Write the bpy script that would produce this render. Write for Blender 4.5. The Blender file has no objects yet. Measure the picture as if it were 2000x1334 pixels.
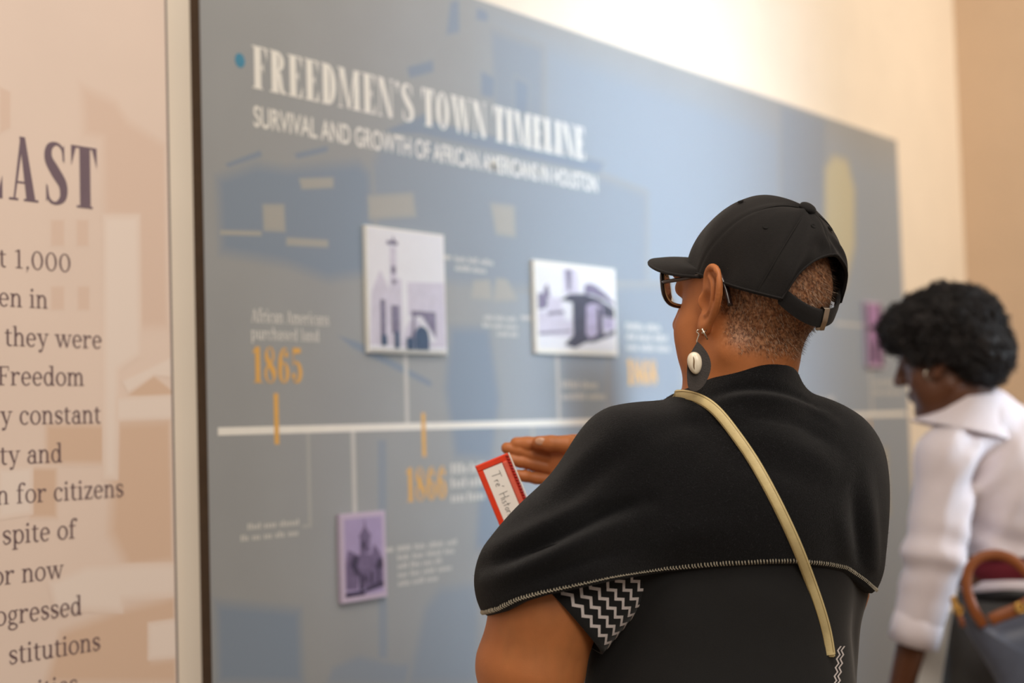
import bpy, math, random
import numpy as np
from mathutils import Vector, Matrix

random.seed(7)
rng = np.random.default_rng(7)
scene = bpy.context.scene
COL = scene.collection
PI = math.pi

# ---------------------------------------------------------------- camera, light, exposure
F_PX, IMG_W, IMG_H = 3000.0, 2000.0, 1334.0
YAW, PITCH, ROLL = math.radians(36.4), math.radians(3.24), math.radians(1.72)
CAM_POS = np.array([-1.716, -1.885, 1.39])
_fwd = np.array([math.cos(YAW) * math.cos(PITCH), math.sin(YAW) * math.cos(PITCH), math.sin(PITCH)])
_r0 = np.array([math.sin(YAW), -math.cos(YAW), 0.0])
_u0 = np.cross(_r0, _fwd)
CAM_R = _r0 * math.cos(ROLL) - _u0 * math.sin(ROLL)
CAM_U = _u0 * math.cos(ROLL) + _r0 * math.sin(ROLL)
CAM_F = _fwd

cam_data = bpy.data.cameras.new('camera')
cam_data.sensor_width = 36.0
cam_data.lens = F_PX / IMG_W * 36.0
cam_data.clip_start = 0.05
cam_data.dof.use_dof = True
cam_data.dof.focus_distance = 1.80
cam_data.dof.aperture_fstop = 2.8
cam = bpy.data.objects.new('camera', cam_data)
COL.objects.link(cam)
_m = Matrix(((CAM_R[0], CAM_U[0], -CAM_F[0], CAM_POS[0]),
             (CAM_R[1], CAM_U[1], -CAM_F[1], CAM_POS[1]),
             (CAM_R[2], CAM_U[2], -CAM_F[2], CAM_POS[2]),
             (0, 0, 0, 1)))
cam.matrix_world = _m
scene.camera = cam

world = bpy.data.worlds.new('world')
scene.world = world
world.use_nodes = True
world.node_tree.nodes['Background'].inputs[0].default_value = (1.0, 0.90, 0.80, 1)
world.node_tree.nodes['Background'].inputs[1].default_value = 0.25

def area_light(name, loc, target, size, size_y, power, color, spread=PI):
    d = bpy.data.lights.new(name, 'AREA')
    d.shape = 'RECTANGLE'; d.size = size; d.size_y = size_y
    d.energy = power; d.color = color; d.spread = spread
    o = bpy.data.objects.new(name, d); COL.objects.link(o)
    o.location = loc
    v = Vector(target) - Vector(loc)
    o.rotation_euler = v.to_track_quat('-Z', 'Y').to_euler()
    return o

area_light('daylight_window', (3.30, -3.9, 2.15), (1.52, 0.0, 1.75), 0.8, 2.2, 12.0, (0.70, 0.86, 1.0), math.radians(26))
area_light('ceiling_lamp_entry', (-0.9, -1.7, 3.5), (-0.4, -0.6, 1.0), 1.2, 1.2, 32, (1.0, 0.87, 0.74))
area_light('ceiling_lamp_end', (3.0, -2.0, 3.7), (3.0, -0.2, 1.9), 0.8, 0.8, 19, (1.0, 0.84, 0.66), math.radians(115))
area_light('ceiling_lamp_back', (-2.2, -3.6, 3.3), (0.0, -1.0, 1.3), 1.6, 1.6, 58, (1.0, 0.90, 0.79))

vs = scene.view_settings
scene.display_settings.display_device = 'sRGB'
vs.view_transform = 'Standard'
vs.look = 'None'
vs.exposure = 0.10
vs.gamma = 1.0
vs.use_curve_mapping = False

# ---------------------------------------------------------------- small helpers
def at(u, v, Z):
    """world point seen at pixel (u, v) of the 2000x1334 frame, Z metres in front of the camera"""
    return CAM_POS + Z * (CAM_R * (u - IMG_W / 2) / F_PX - CAM_U * (v - IMG_H / 2) / F_PX + CAM_F)

def on_wall(u, v, y=0.0):
    r = CAM_R * (u - IMG_W / 2) / F_PX - CAM_U * (v - IMG_H / 2) / F_PX + CAM_F
    t = (y - CAM_POS[1]) / r[1]
    p = CAM_POS + t * r
    return (float(p[0]), float(p[2]))

def srgb(r, g, b):
    f = lambda c: (c / 255 / 12.92) if c / 255 <= 0.04045 else ((c / 255 + 0.055) / 1.055) ** 2.4
    return (f(r), f(g), f(b))

def mat(name, color, rough=0.6, noise=0.0, scale=40.0, bump=0.0, bump_scale=200.0, sheen=0.0, metallic=0.0,
        color2=None, spec=0.5, sss=0.0, stretch=None, attr=None, attr_color=None, coat=0.0, transmission=0.0, ior=1.45, alpha=1.0):
    m = bpy.data.materials.new(name); m.use_nodes = True
    nt = m.node_tree; b = nt.nodes['Principled BSDF']
    b.inputs['Base Color'].default_value = (*color, 1)
    b.inputs['Roughness'].default_value = rough
    b.inputs['Metallic'].default_value = metallic
    b.inputs['Specular IOR Level'].default_value = spec
    b.inputs['IOR'].default_value = ior
    b.inputs['Transmission Weight'].default_value = transmission
    b.inputs['Coat Weight'].default_value = coat
    if sheen:
        b.inputs['Sheen Weight'].default_value = sheen
        b.inputs['Sheen Roughness'].default_value = 0.45
    if sss:
        b.inputs['Subsurface Weight'].default_value = sss
        b.inputs['Subsurface Radius'].default_value = (0.9, 0.35, 0.2)
        b.inputs['Subsurface Scale'].default_value = 0.006
    tc = nt.nodes.new('ShaderNodeTexCoord')
    vec = tc.outputs['Object']
    if stretch:
        mp = nt.nodes.new('ShaderNodeMapping'); mp.inputs['Scale'].default_value = stretch
        nt.links.new(vec, mp.inputs[0]); vec = mp.outputs[0]
    out = None
    if noise or color2:
        n = nt.nodes.new('ShaderNodeTexNoise'); n.inputs['Scale'].default_value = scale
        n.inputs['Detail'].default_value = 4
        nt.links.new(vec, n.inputs['Vector'])
        r = nt.nodes.new('ShaderNodeValToRGB')
        c2 = color2 if color2 else tuple(min(1, c * (1 + noise)) for c in color)
        c1 = color if color2 else tuple(c * (1 - noise) for c in color)
        r.color_ramp.elements[0].position = 0.32; r.color_ramp.elements[1].position = 0.68
        r.color_ramp.elements[0].color = (*c1, 1); r.color_ramp.elements[1].color = (*c2, 1)
        nt.links.new(n.outputs[0], r.inputs[0]); out = r.outputs[0]
    if attr:
        for an, ac in zip(attr, attr_color):
            a = nt.nodes.new('ShaderNodeAttribute'); a.attribute_name = an
            mx = nt.nodes.new('ShaderNodeMix'); mx.data_type = 'RGBA'
            if out: nt.links.new(out, mx.inputs[6])
            else: mx.inputs[6].default_value = (*color, 1)
            if isinstance(ac[0], tuple):
                n2 = nt.nodes.new('ShaderNodeTexNoise'); n2.inputs['Scale'].default_value = 300
                n2.inputs['Detail'].default_value = 3
                nt.links.new(tc.outputs['Object'], n2.inputs['Vector'])
                r2 = nt.nodes.new('ShaderNodeValToRGB')
                r2.color_ramp.elements[0].position = 0.38; r2.color_ramp.elements[1].position = 0.66
                r2.color_ramp.elements[0].color = (*ac[0], 1); r2.color_ramp.elements[1].color = (*ac[1], 1)
                nt.links.new(n2.outputs[0], r2.inputs[0]); nt.links.new(r2.outputs[0], mx.inputs[7])
            else:
                mx.inputs[7].default_value = (*ac, 1)
            nt.links.new(a.outputs['Fac'], mx.inputs[0]); out = mx.outputs[2]
    if out: nt.links.new(out, b.inputs['Base Color'])
    if bump:
        n = nt.nodes.new('ShaderNodeTexNoise'); n.inputs['Scale'].default_value = bump_scale
        n.inputs['Detail'].default_value = 5
        nt.links.new(vec, n.inputs['Vector'])
        bp = nt.nodes.new('ShaderNodeBump'); bp.inputs['Strength'].default_value = bump
        bp.inputs['Distance'].default_value = 0.002
        nt.links.new(n.outputs[0], bp.inputs['Height']); nt.links.new(bp.outputs[0], b.inputs['Normal'])
    return m

def mesh_object(name, verts, faces, material=None, parent=None, smooth=False, loc=None):
    me = bpy.data.meshes.new(name)
    if isinstance(verts, np.ndarray): verts = verts.tolist()
    if isinstance(faces, np.ndarray): faces = faces.tolist()
    me.from_pydata(verts, [], faces)
    if smooth:
        me.polygons.foreach_set('use_smooth', [True] * len(me.polygons))
    me.update()
    o = bpy.data.objects.new(name, me); COL.objects.link(o)
    if material: me.materials.append(material)
    if parent: o.parent = parent
    if loc is not None: o.location = loc
    return o

def add_attr(o, name, vals):
    a = o.data.attributes.new(name, 'FLOAT', 'POINT'); a.data.foreach_set('value', np.asarray(vals, np.float32))

def thing(name, label, cat, loc=(0, 0, 0), rz=0.0, group=None):
    o = bpy.data.objects.new(name, None); COL.objects.link(o)
    o.empty_display_size = 0.05
    o.location = loc; o.rotation_euler = (0, 0, rz)
    o['label'] = label; o['category'] = cat
    if group: o['group'] = group
    return o

def tag(o, label, cat, group=None):
    o['label'] = label; o['category'] = cat
    if group: o['group'] = group
    return o

class MB:
    """collects faces of one mesh"""
    def __init__(s): s.v = []; s.f = []
    def add(s, verts, faces):
        b = len(s.v); s.v.extend([tuple(map(float, p)) for p in verts]); s.f.extend([tuple(b + i for i in f) for f in faces])
    def box(s, lo, hi):
        x0, y0, z0 = lo; x1, y1, z1 = hi
        s.add([(x0,y0,z0),(x1,y0,z0),(x1,y1,z0),(x0,y1,z0),(x0,y0,z1),(x1,y0,z1),(x1,y1,z1),(x0,y1,z1)],
              [(0,3,2,1),(4,5,6,7),(0,1,5,4),(1,2,6,5),(2,3,7,6),(3,0,4,7)])
    def tube(s, pts, rad, seg=8, caps=True, flat=1.0, up=None):
        pts = [np.array(p, float) for p in pts]; n = len(pts)
        rads = rad if hasattr(rad, '__len__') else [rad] * n
        rings = []; prev = None
        for i in range(n):
            t = pts[min(i + 1, n - 1)] - pts[max(i - 1, 0)]
            t = t / (np.linalg.norm(t) + 1e-12)
            if prev is None:
                a = np.array(up, float) if up is not None else (np.array([0, 0, 1.0]) if abs(t[2]) < 0.9 else np.array([1.0, 0, 0]))
            else: a = prev
            a = a - t * (a @ t); a /= (np.linalg.norm(a) + 1e-12); prev = a
            b = np.cross(t, a)
            rings.append([pts[i] + rads[i] * (math.cos(2*PI*k/seg) * b + flat * math.sin(2*PI*k/seg) * a) for k in range(seg)])
        V = [p for r in rings for p in r]; Fc = []
        for i in range(n - 1):
            for k in range(seg):
                Fc.append((i*seg+k, i*seg+(k+1) % seg, (i+1)*seg+(k+1) % seg, (i+1)*seg+k))
        if caps:
            Fc.append(tuple(range(seg))[::-1]); Fc.append(tuple((n-1)*seg + k for k in range(seg)))
        s.add(V, Fc)
    def ellipsoid(s, c, r, seg=16, rings=10, R=None):
        V = []; Fc = []
        for i in range(rings + 1):
            ph = PI * i / rings
            for k in range(seg):
                th = 2*PI*k/seg
                p = np.array([r[0]*math.sin(ph)*math.cos(th), r[1]*math.sin(ph)*math.sin(th), r[2]*math.cos(ph)])
                if R is not None: p = R @ p
                V.append(np.array(c) + p)
        for i in range(rings):
            for k in range(seg):
                Fc.append((i*seg+k, (i+1)*seg+k, (i+1)*seg+(k+1) % seg, i*seg+(k+1) % seg))
        s.add(V, Fc)
    def grid(s, G, closed=False):
        """G[i][j] points"""
        G = np.asarray(G); n, m = G.shape[:2]
        Fc = []
        for i in range(n - 1):
            for j in range(m if closed else m - 1):
                Fc.append((i*m+j, i*m+(j+1) % m, (i+1)*m+(j+1) % m, (i+1)*m+j))
        s.add(G.reshape(-1, 3), Fc)
    def build(s, name, material, parent=None, smooth=False):
        return mesh_object(name, s.v, s.f, material, parent, smooth)

def catmull(pts, n=8):
    P = [np.array(p, float) for p in pts]
    P = [2*P[0]-P[1]] + P + [2*P[-1]-P[-2]]
    out = []
    for i in range(1, len(P) - 2):
        for k in range(n):
            t = k / n
            out.append(0.5*((2*P[i]) + (-P[i-1]+P[i+1])*t + (2*P[i-1]-5*P[i]+4*P[i+1]-P[i+2])*t*t + (-P[i-1]+3*P[i]-3*P[i+1]+P[i+2])*t**3))
    out.append(P[-2]); return out

# ---------------------------------------------------------------- materials
M = {}
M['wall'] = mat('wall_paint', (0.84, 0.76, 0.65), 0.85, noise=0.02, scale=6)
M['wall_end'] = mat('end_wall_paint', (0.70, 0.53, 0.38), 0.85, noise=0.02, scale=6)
M['floor'] = mat('floor_wood', (0.22, 0.15, 0.09), 0.5, noise=0.25, scale=6, stretch=(1, 12, 1))
M['board_edge'] = mat('board_edge_brown', srgb(70, 52, 36), 0.7, noise=0.1)
M['blue_print'] = mat('blue_grey_print', srgb(154, 158, 161), 0.42, noise=0.03, scale=5)
M['blue_ghost'] = mat('blue_ghost_print', srgb(154, 158, 161), 0.42, noise=0.03, scale=5, attr=('ink',), attr_color=(srgb(131, 146, 164),))
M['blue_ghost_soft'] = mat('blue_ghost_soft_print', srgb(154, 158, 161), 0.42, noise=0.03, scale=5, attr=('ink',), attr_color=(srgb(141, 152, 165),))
M['light_ghost'] = mat('light_ghost_print', srgb(154, 158, 161), 0.42, noise=0.03, scale=5, attr=('ink',), attr_color=(srgb(168, 168, 164),))
M['cream_ghost'] = mat('cream_ghost_print', srgb(154, 158, 161), 0.42, noise=0.03, scale=5, attr=('ink',), attr_color=(srgb(188, 184, 160),))
M['print_caption'] = mat('print_caption', srgb(210, 210, 204), 0.45)
M['thin_line'] = mat('thin_grey_line', srgb(172, 174, 172), 0.45)
M['print_white'] = mat('print_white', srgb(238, 237, 231), 0.45, noise=0.02)
M['print_soft'] = mat('print_soft_white', srgb(196, 197, 194), 0.45, noise=0.02)
M['print_gold'] = mat('print_gold', srgb(226, 176, 92), 0.45, noise=0.03)
M['print_blue'] = mat('print_dot_blue', srgb(70, 140, 172), 0.45, noise=0.03)
M['peach'] = mat('peach_print', srgb(236, 218, 206), 0.5, noise=0.02, scale=5)
M['peach_dark'] = mat('peach_dark_print', srgb(236, 218, 206), 0.5, noise=0.03, scale=5, attr=('ink',), attr_color=(srgb(229, 206, 191),))
M['peach_orange'] = mat('peach_orange_print', srgb(236, 218, 206), 0.5, noise=0.03, scale=5, attr=('ink',), attr_color=(srgb(224, 196, 174),))
M['peach_light'] = mat('peach_light_print', srgb(236, 218, 206), 0.5, noise=0.03, scale=5, attr=('ink',), attr_color=(srgb(241, 228, 219),))
M['mauve_ink'] = mat('mauve_ink', srgb(120, 104, 116), 0.5, noise=0.03)
M['plum_ink'] = mat('plum_ink', srgb(112, 92, 96), 0.5, noise=0.03)
M['panel_trim'] = mat('grey_trim', srgb(120, 112, 112), 0.5)

# ---------------------------------------------------------------- room
def struct(o): o['kind'] = 'structure'; return o
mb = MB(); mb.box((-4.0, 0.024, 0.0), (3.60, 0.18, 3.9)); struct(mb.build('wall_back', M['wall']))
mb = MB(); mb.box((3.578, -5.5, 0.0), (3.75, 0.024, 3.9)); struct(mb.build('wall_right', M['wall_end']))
mb = MB(); mb.box((-4.0, -5.5, -0.1), (3.75, 0.18, 0.0)); struct(mb.build('floor', M['floor']))

# ---------------------------------------------------------------- lettering (own letter shapes)
def ring_strip(cx, cy, rx, ry, a0, a1, wh, wv, n=20):
    V = []
    for i in range(n + 1):
        a = math.radians(a0 + (a1 - a0) * i / n); c, s = math.cos(a), math.sin(a)
        V.append((cx + rx*c, cy + ry*s)); V.append((cx + (rx-wh)*c, cy + (ry-wv)*s))
    return V, [(2*i, 2*i+1, 2*i+3, 2*i+2) for i in range(n)]

def brush(pts, n=8):
    P = catmull([(p[0], p[1], p[2]) for p in pts], n)
    V = []
    for i, p in enumerate(P):
        a = P[max(i-1, 0)]; b = P[min(i+1, len(P)-1)]
        t = np.array([b[0]-a[0], b[1]-a[1]]); t /= (np.linalg.norm(t) + 1e-9)
        nx, ny = -t[1], t[0]
        V.append((p[0]+nx*p[2]/2, p[1]+ny*p[2]/2)); V.append((p[0]-nx*p[2]/2, p[1]-ny*p[2]/2))
    return V, [(2*i, 2*i+1, 2*i+3, 2*i+2) for i in range(len(P)-1)]

def R_(x0, y0, x1, y1): return ([(x0, y0), (x1, y0), (x1, y1), (x0, y1)], [(0, 1, 2, 3)])
def P_(*pts): return (list(pts), [tuple(range(len(pts)))])
def A_(*a): return ring_strip(*a)
def C_(cx, cy, r): return ([(cx + r*math.cos(2*PI*k/14), cy + r*math.sin(2*PI*k/14)) for k in range(14)], [tuple(range(14))])
def B_(*pts): return brush(pts)

T = 0.035
SERIF = {
 'n': ([R_(.06,0,.15,.5), R_(0,.465,.15,.5), R_(0,0,.21,T), A_(.27,.32,.18,.19,0,165,.09,.05), R_(.36,0,.45,.33), R_(.30,0,.52,T)], .54),
 'h': ([R_(.06,0,.15,.75), R_(0,.715,.15,.75), R_(0,0,.21,T), A_(.27,.32,.18,.19,0,165,.09,.05), R_(.36,0,.45,.33), R_(.30,0,.52,T)], .54),
 'm': ([R_(.06,0,.15,.5), R_(0,.465,.15,.5), R_(0,0,.21,T), A_(.26,.32,.17,.19,0,165,.09,.05), R_(.34,0,.43,.33), R_(.29,0,.49,T),
        A_(.54,.32,.17,.19,0,165,.09,.05), R_(.62,0,.71,.33), R_(.56,0,.78,T)], .80),
 'u': ([R_(.06,.16,.15,.5), R_(0,.465,.15,.5), A_(.24,.18,.18,.19,180,345,.09,.05), R_(.36,0,.45,.5), R_(.30,.465,.45,.5), R_(.36,0,.52,T)], .54),
 'i': ([R_(.07,0,.16,.5), R_(0,.465,.16,.5), R_(0,0,.23,T), C_(.11,.67,.058)], .26),
 'l': ([R_(.07,0,.16,.75), R_(0,.715,.16,.75), R_(0,0,.23,T)], .26),
 'r': ([R_(.06,0,.15,.5), R_(0,.465,.15,.5), R_(0,0,.24,T), A_(.29,.30,.17,.2,60,165,.06,.05), C_(.35,.44,.055)], .42),
 'e': ([A_(.23,.25,.22,.265,5,318,.09,.04), R_(.06,.25,.43,.285)], .47),
 'c': ([A_(.23,.25,.22,.265,48,318,.09,.04), C_(.36,.40,.055)], .44),
 'o': ([A_(.24,.25,.24,.265,0,360,.09,.04)], .50),
 'a': ([A_(.20,.15,.19,.165,0,360,.085,.04), R_(.30,.0,.39,.36), A_(.23,.35,.16,.165,0,160,.09,.045), C_(.10,.40,.05), R_(.38,0,.46,T)], .47),
 't': ([R_(.08,.10,.17,.62), R_(0,.465,.30,.5), A_(.22,.13,.14,.145,180,310,.09,.05)], .33),
 'd': ([A_(.22,.25,.21,.265,0,360,.09,.04), R_(.35,0,.44,.75), R_(.26,.715,.44,.75), R_(.40,0,.51,T)], .53),
 'p': ([R_(.06,-.22,.15,.5), R_(0,.465,.15,.5), R_(-.01,-.22,.23,-.185), A_(.28,.25,.22,.265,0,360,.09,.04)], .53),
 'y': ([P_((.03,.5),(.14,.5),(.30,.02),(.23,.02)), P_((.42,.5),(.46,.5),(.21,-.19),(.15,-.19)), C_(.11,-.16,.055), R_(-.03,.465,.20,.5), R_(.33,.465,.52,.5)], .50),
 'w': ([P_((.03,.5),(.13,.5),(.26,0),(.20,0)), P_((.36,.5),(.40,.5),(.26,0),(.20,0)), P_((.32,.5),(.42,.5),(.56,0),(.50,0)), P_((.67,.5),(.71,.5),(.56,0),(.50,0)),
        R_(-.03,.465,.18,.5), R_(.27,.465,.48,.5), R_(.60,.465,.77,.5)], .76),
 'f': ([R_(.08,0,.17,.6), R_(0,.465,.31,.5), R_(0,0,.25,T), A_(.26,.58,.18,.19,55,180,.09,.05), C_(.34,.70,.052)], .35),
 's': ([B_((.34,.36,.04),(.30,.46,.05),(.19,.49,.045),(.08,.44,.07),(.07,.35,.08),(.17,.27,.10),(.30,.20,.09),(.33,.11,.08),(.24,.03,.05),(.12,.02,.045),(.04,.14,.04))], .40),
 'z': ([R_(.02,.46,.40,.5), R_(.02,0,.40,.04), P_((.29,.48),(.40,.48),(.13,.02),(.02,.02)), R_(.02,.38,.05,.5), R_(.37,0,.40,.13)], .43),
 'g': ([A_(.21,.32,.18,.185,0,360,.08,.04), A_(.22,-.10,.21,.13,0,360,.07,.045), B_((.12,.17,.04),(.06,.10,.05),(.12,.04,.06),(.28,.02,.06)), B_((.32,.45,.04),(.38,.49,.05),(.43,.47,.05))], .46),
 'F': ([R_(.08,0,.18,.7), R_(0,0,.28,T), R_(0,.665,.48,.7), R_(.45,.53,.48,.7), R_(.18,.34,.36,.375), R_(.34,.28,.37,.44)], .53),
 'A': ([P_((.28,.7),(.33,.7),(.12,0),(.07,0)), P_((.27,.7),(.37,.7),(.60,0),(.49,0)), R_(.15,.22,.50,.255), R_(0,0,.20,T), R_(.42,0,.68,T)], .68),
 '1': ([R_(.18,0,.27,.7), R_(.07,0,.38,T), P_((.06,.60),(.18,.64),(.27,.70),(.18,.70),(.06,.63))], .48),
 ',': ([C_(.09,.04,.055), P_((.14,.04),(.09,.0),(.03,-.13),(.06,-.13))], .22),
 '0': ([A_(.28,.345,.26,.36,0,360,.09,.035)], .60),
 ' ': ([], .26),
}
def wedge(x, y0, y1, d): return P_((x, y0), (x, y1), (x + d, y0 if d * 0 else y0))
S_ = .22
FAT = {
 'F': ([R_(.07,0,.07+S_,1), R_(0,0,.34,.035), R_(0,.965,.50,1), P_((.50,1),(.40,.98),(.50,.68)), R_(.25,.50,.38,.53), P_((.38,.38),(.32,.515),(.38,.65))], .53),
 'R': ([R_(.07,0,.07+S_,1), R_(0,0,.33,.035), R_(0,.965,.30,1), A_(.26,.755,.24,.245,-90,90,.16,.035), R_(.25,.51,.30,.545), P_((.27,.53),(.40,.48),(.46,.10),(.58,.02),(.54,0),(.40,.0),(.33,.10))], .58),
 'E': ([R_(.07,0,.07+S_,1), R_(0,0,.50,.035), R_(0,.965,.50,1), P_((.50,1),(.40,.98),(.50,.70)), P_((.50,0),(.40,.02),(.50,.30)), R_(.25,.50,.38,.53), P_((.38,.38),(.32,.515),(.38,.65))], .54),
 'D': ([R_(.07,0,.07+S_,1), R_(0,0,.28,.035), R_(0,.965,.28,1), A_(.26,.5,.29,.5,-90,90,.19,.035)], .58),
 'M': ([R_(.07,0,.11,1), R_(0,0,.18,.035), R_(0,.965,.2,1), P_((.05,1),(.25,1),(.44,.0),(.36,0)), P_((.62,1),(.66,1),(.44,0),(.38,0)), R_(.60,0,.80,1), R_(.53,0,.87,.035), R_(.6,.965,.87,1)], .89),
 'N': ([R_(.07,0,.11,1), R_(0,0,.18,.035), R_(0,.965,.2,1), P_((.04,1),(.25,1),(.58,0),(.44,0)), R_(.54,0,.58,1), R_(.47,.965,.65,1)], .66),
 "'": ([C_(.10,.92,.08), P_((.17,.93),(.13,.86),(.04,.72),(.08,.70))], .22),
 'S': ([B_((.42,.70,.02),(.40,.90,.05),(.27,.975,.05),(.12,.90,.13),(.10,.72,.17),(.24,.53,.20),(.40,.33,.18),(.40,.13,.14),(.25,.025,.05),(.10,.08,.05),(.06,.30,.02)), P_((.44,.97),(.40,.90),(.44,.66)), P_((.04,.03),(.08,.10),(.04,.34))], .52),
 'T': ([R_(.17,0,.17+S_,1), R_(.10,0,.43,.035), R_(0,.965,.53,1), P_((0,1),(.10,.98),(.0,.66)), P_((.53,1),(.43,.98),(.53,.66))], .56),
 'O': ([A_(.29,.5,.28,.51,0,360,.18,.03)], .60),
 'W': ([P_((.05,1),(.25,1),(.38,0),(.30,0)), P_((.44,1),(.48,1),(.38,0),(.31,0)), P_((.40,1),(.60,1),(.73,0),(.65,0)), P_((.82,1),(.86,1),(.73,0),(.66,0)), R_(0,.965,.32,1), R_(.75,.965,.93,1)], .95),
 'I': ([R_(.07,0,.07+S_,1), R_(0,0,.33,.035), R_(0,.965,.33,1)], .36),
 'L': ([R_(.07,0,.07+S_,1), R_(0,0,.50,.035), R_(0,.965,.33,1), P_((.50,0),(.40,.02),(.50,.36))], .53),
 'A': ([P_((.26,1),(.33,1),(.13,0),(.09,0)), P_((.24,1),(.36,1),(.58,0),(.38,0)), R_(.15,.27,.42,.30), R_(0,0,.20,.035), R_(.32,0,.64,.035)], .66),
 '1': ([R_(.13,0,.33,1), R_(.04,0,.42,.035), P_((.02,.82),(.13,.85),(.33,1),(.2,1),(.02,.86))], .46),
 '8': ([A_(.26,.76,.20,.25,0,360,.09,.03), A_(.27,.26,.25,.27,0,360,.11,.03), B_((.12,.88,.10),(.14,.68,.17),(.27,.50,.19),(.40,.30,.17),(.42,.14,.1))], .55),
 '6': ([A_(.28,.29,.24,.30,0,360,.16,.03), B_((.12,.30,.17),(.13,.60,.17),(.20,.85,.12),(.32,.975,.05),(.42,.93,.05)), C_(.40,.80,.085)], .56),
 '5': ([B_((.10,.50,.03),(.22,.60,.05),(.36,.50,.14),(.42,.30,.17),(.36,.10,.13),(.22,.02,.05),(.09,.09,.05)), C_(.12,.20,.085), R_(.09,.52,.13,1), P_((.09,1),(.44,1),(.46,.86),(.09,.82))], .54),
 ' ': ([], .24),
}
def text_shapes(txt, font, gap=.03):
    x = 0; V = []; Fc = []
    for ch in txt:
        polys, adv = font[ch]
        for pv, pf in polys:
            b = len(V); V += [(x+p[0], p[1]) for p in pv]; Fc += [tuple(b+i for i in f) for f in pf]
        x += adv + gap
    return V, Fc, x - gap

LAYER = 0.00014
def wall_text(mb, txt, font, x0, x1, z, size, layer=4, gap=.03):
    """lettering on the panel front, from x0 to x1 along the wall, baseline z"""
    V, Fc, w = text_shapes(txt, font, gap)
    k = (x1 - x0) / w
    mb.add([(x0 + p[0]*k, -LAYER*layer - 1e-6*i, z + p[1]*size) for i, p in enumerate(V)], Fc)
def wall_poly(mb, pts, layer=1): mb.add([(p[0], -LAYER*layer, p[1]) for p in pts], [tuple(range(len(pts)))])
def wall_rect(mb, x0, z0, x1, z1, layer=2): wall_poly(mb, [(x0, z0), (x1, z0), (x1, z1), (x0, z1)], layer)
def wall_px(mb, pts, layer=1): wall_poly(mb, [on_wall(*p) for p in pts], layer)

# ---------------------------------------------------------------- peach text panel
tp = thing('text_panel', 'peach text panel with dark LAST heading and large serif paragraphs', 'panel', (-0.75, 0.024, 0))
def under(o, root):
    o.parent = root
    o.matrix_parent_inverse = (Matrix.Translation(root.location) @ Matrix.Rotation(root.rotation_euler.z, 4, 'Z')).inverted()
    return o
PRINT_N = [0]
def offset_poly(pts, d):
    P = np.array(pts, float); n = len(P)
    A = sum(P[i][0]*P[(i+1) % n][1]-P[(i+1) % n][0]*P[i][1] for i in range(n))
    sg = 1 if A > 0 else -1; out = []
    for i in range(n):
        e1 = P[i]-P[i-1]; e2 = P[(i+1) % n]-P[i]
        e1 /= np.linalg.norm(e1)+1e-9; e2 /= np.linalg.norm(e2)+1e-9
        n1 = np.array([-e1[1], e1[0]])*sg; n2 = np.array([-e2[1], e2[0]])*sg
        m = n1+n2; m /= max(np.linalg.norm(m), .35); k = d/max(.45, m @ n1)
        out.append(P[i]+m*k)
    return out, abs(A)/2
def print_part(name, material, root, q, layer, soft=.022):
    """a washed-out printed shape whose edge fades into the board's own print"""
    PRINT_N[0] += 1; y = -LAYER*(layer + .012*(PRINT_N[0] % 30))
    pts = [on_wall(*p) for p in q]
    _, area = offset_poly(pts, 0); per = sum(math.dist(pts[i], pts[i-1]) for i in range(len(pts)))
    d = min(soft, .55*area/per)
    outer, _ = offset_poly(pts, -d*.6); inner, _ = offset_poly(pts, d*.6); n = len(pts)
    lim = (-9, -.0750) if root is tp else (.0006, 2.9445)
    zl = 2.749 if root is tp else 2.2714
    cl = lambda p: (min(max(p[0], lim[0]), lim[1]), min(max(p[1], .46), zl))
    outer = [cl(p) for p in outer]; inner = [cl(p) for p in inner]
    o = mesh_object(name, [(p[0], y, p[1]) for p in outer]+[(p[0], y, p[1]) for p in inner],
                    [(i, (i+1) % n, n+(i+1) % n, n+i) for i in range(n)] + [tuple(range(n, 2*n))], material)
    add_attr(o, 'ink', [0]*n+[1]*n); under(o, root)
mb = MB(); mb.box((-1.45, 0.0, 0.55), (-0.0745, 0.0235, 2.75)); under(mb.build('board', M['peach']), tp)
mb = MB(); mb.box((-0.0745, -0.0002, 0.55), (-0.0705, 0.0235, 2.75)); under(mb.build('edge_trim', M['panel_trim']), tp)
mb = MB()
for q in ([(160,170),(225,200),(250,238),(326,285),(331,640),(271,640),(268,425),(205,420),(200,270),(165,262)],
          [(100,430),(125,430),(125,480),(100,480)], [(150,430),(172,430),(172,480),(150,480)],
          [(100,560),(125,560),(125,605),(100,605)], [(152,560),(174,560),(174,605),(152,605)],
          [(0,170),(20,180),(20,250),(0,260)]):
    print_part('building_print', M['peach_dark'], tp, q, 1)
mb = MB()
for q in ([(250,772),(300,735),(336,762),(336,778)], [(226,824),(338,818),(345,1098),(250,1112),(215,1040)],
          [(90,830),(205,830),(205,905),(90,905)], [(60,915),(110,915),(110,1010),(60,1010)],
          [(120,1235),(230,1195),(345,1165),(347,1215),(300,1225),(300,1290),(347,1285),(349,1334),(90,1334)]):
    print_part('building_print', M['peach_orange'], tp, q, 1)
mb = MB()
for q in ([(205,425),(268,425),(271,690),(228,720),(225,930),(206,930)], [(230,780),(337,775),(338,815),(230,818)],
          [(0,920),(60,915),(60,1000),(0,1010)], [(100,1140),(170,1110),(345,1105),(346,1158),(238,1168),(235,1190),(110,1185)],
          [(292,1220),(347,1212),(347,1280),(292,1285)], [(240,745),(335,700),(336,735),(300,732),(250,765)]):
    print_part('building_print', M['peach_light'], tp, q, 2)
mb = MB()
wall_text(mb, 'L', FAT, -.430, -.380, 1.742, .094, 4)
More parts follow.
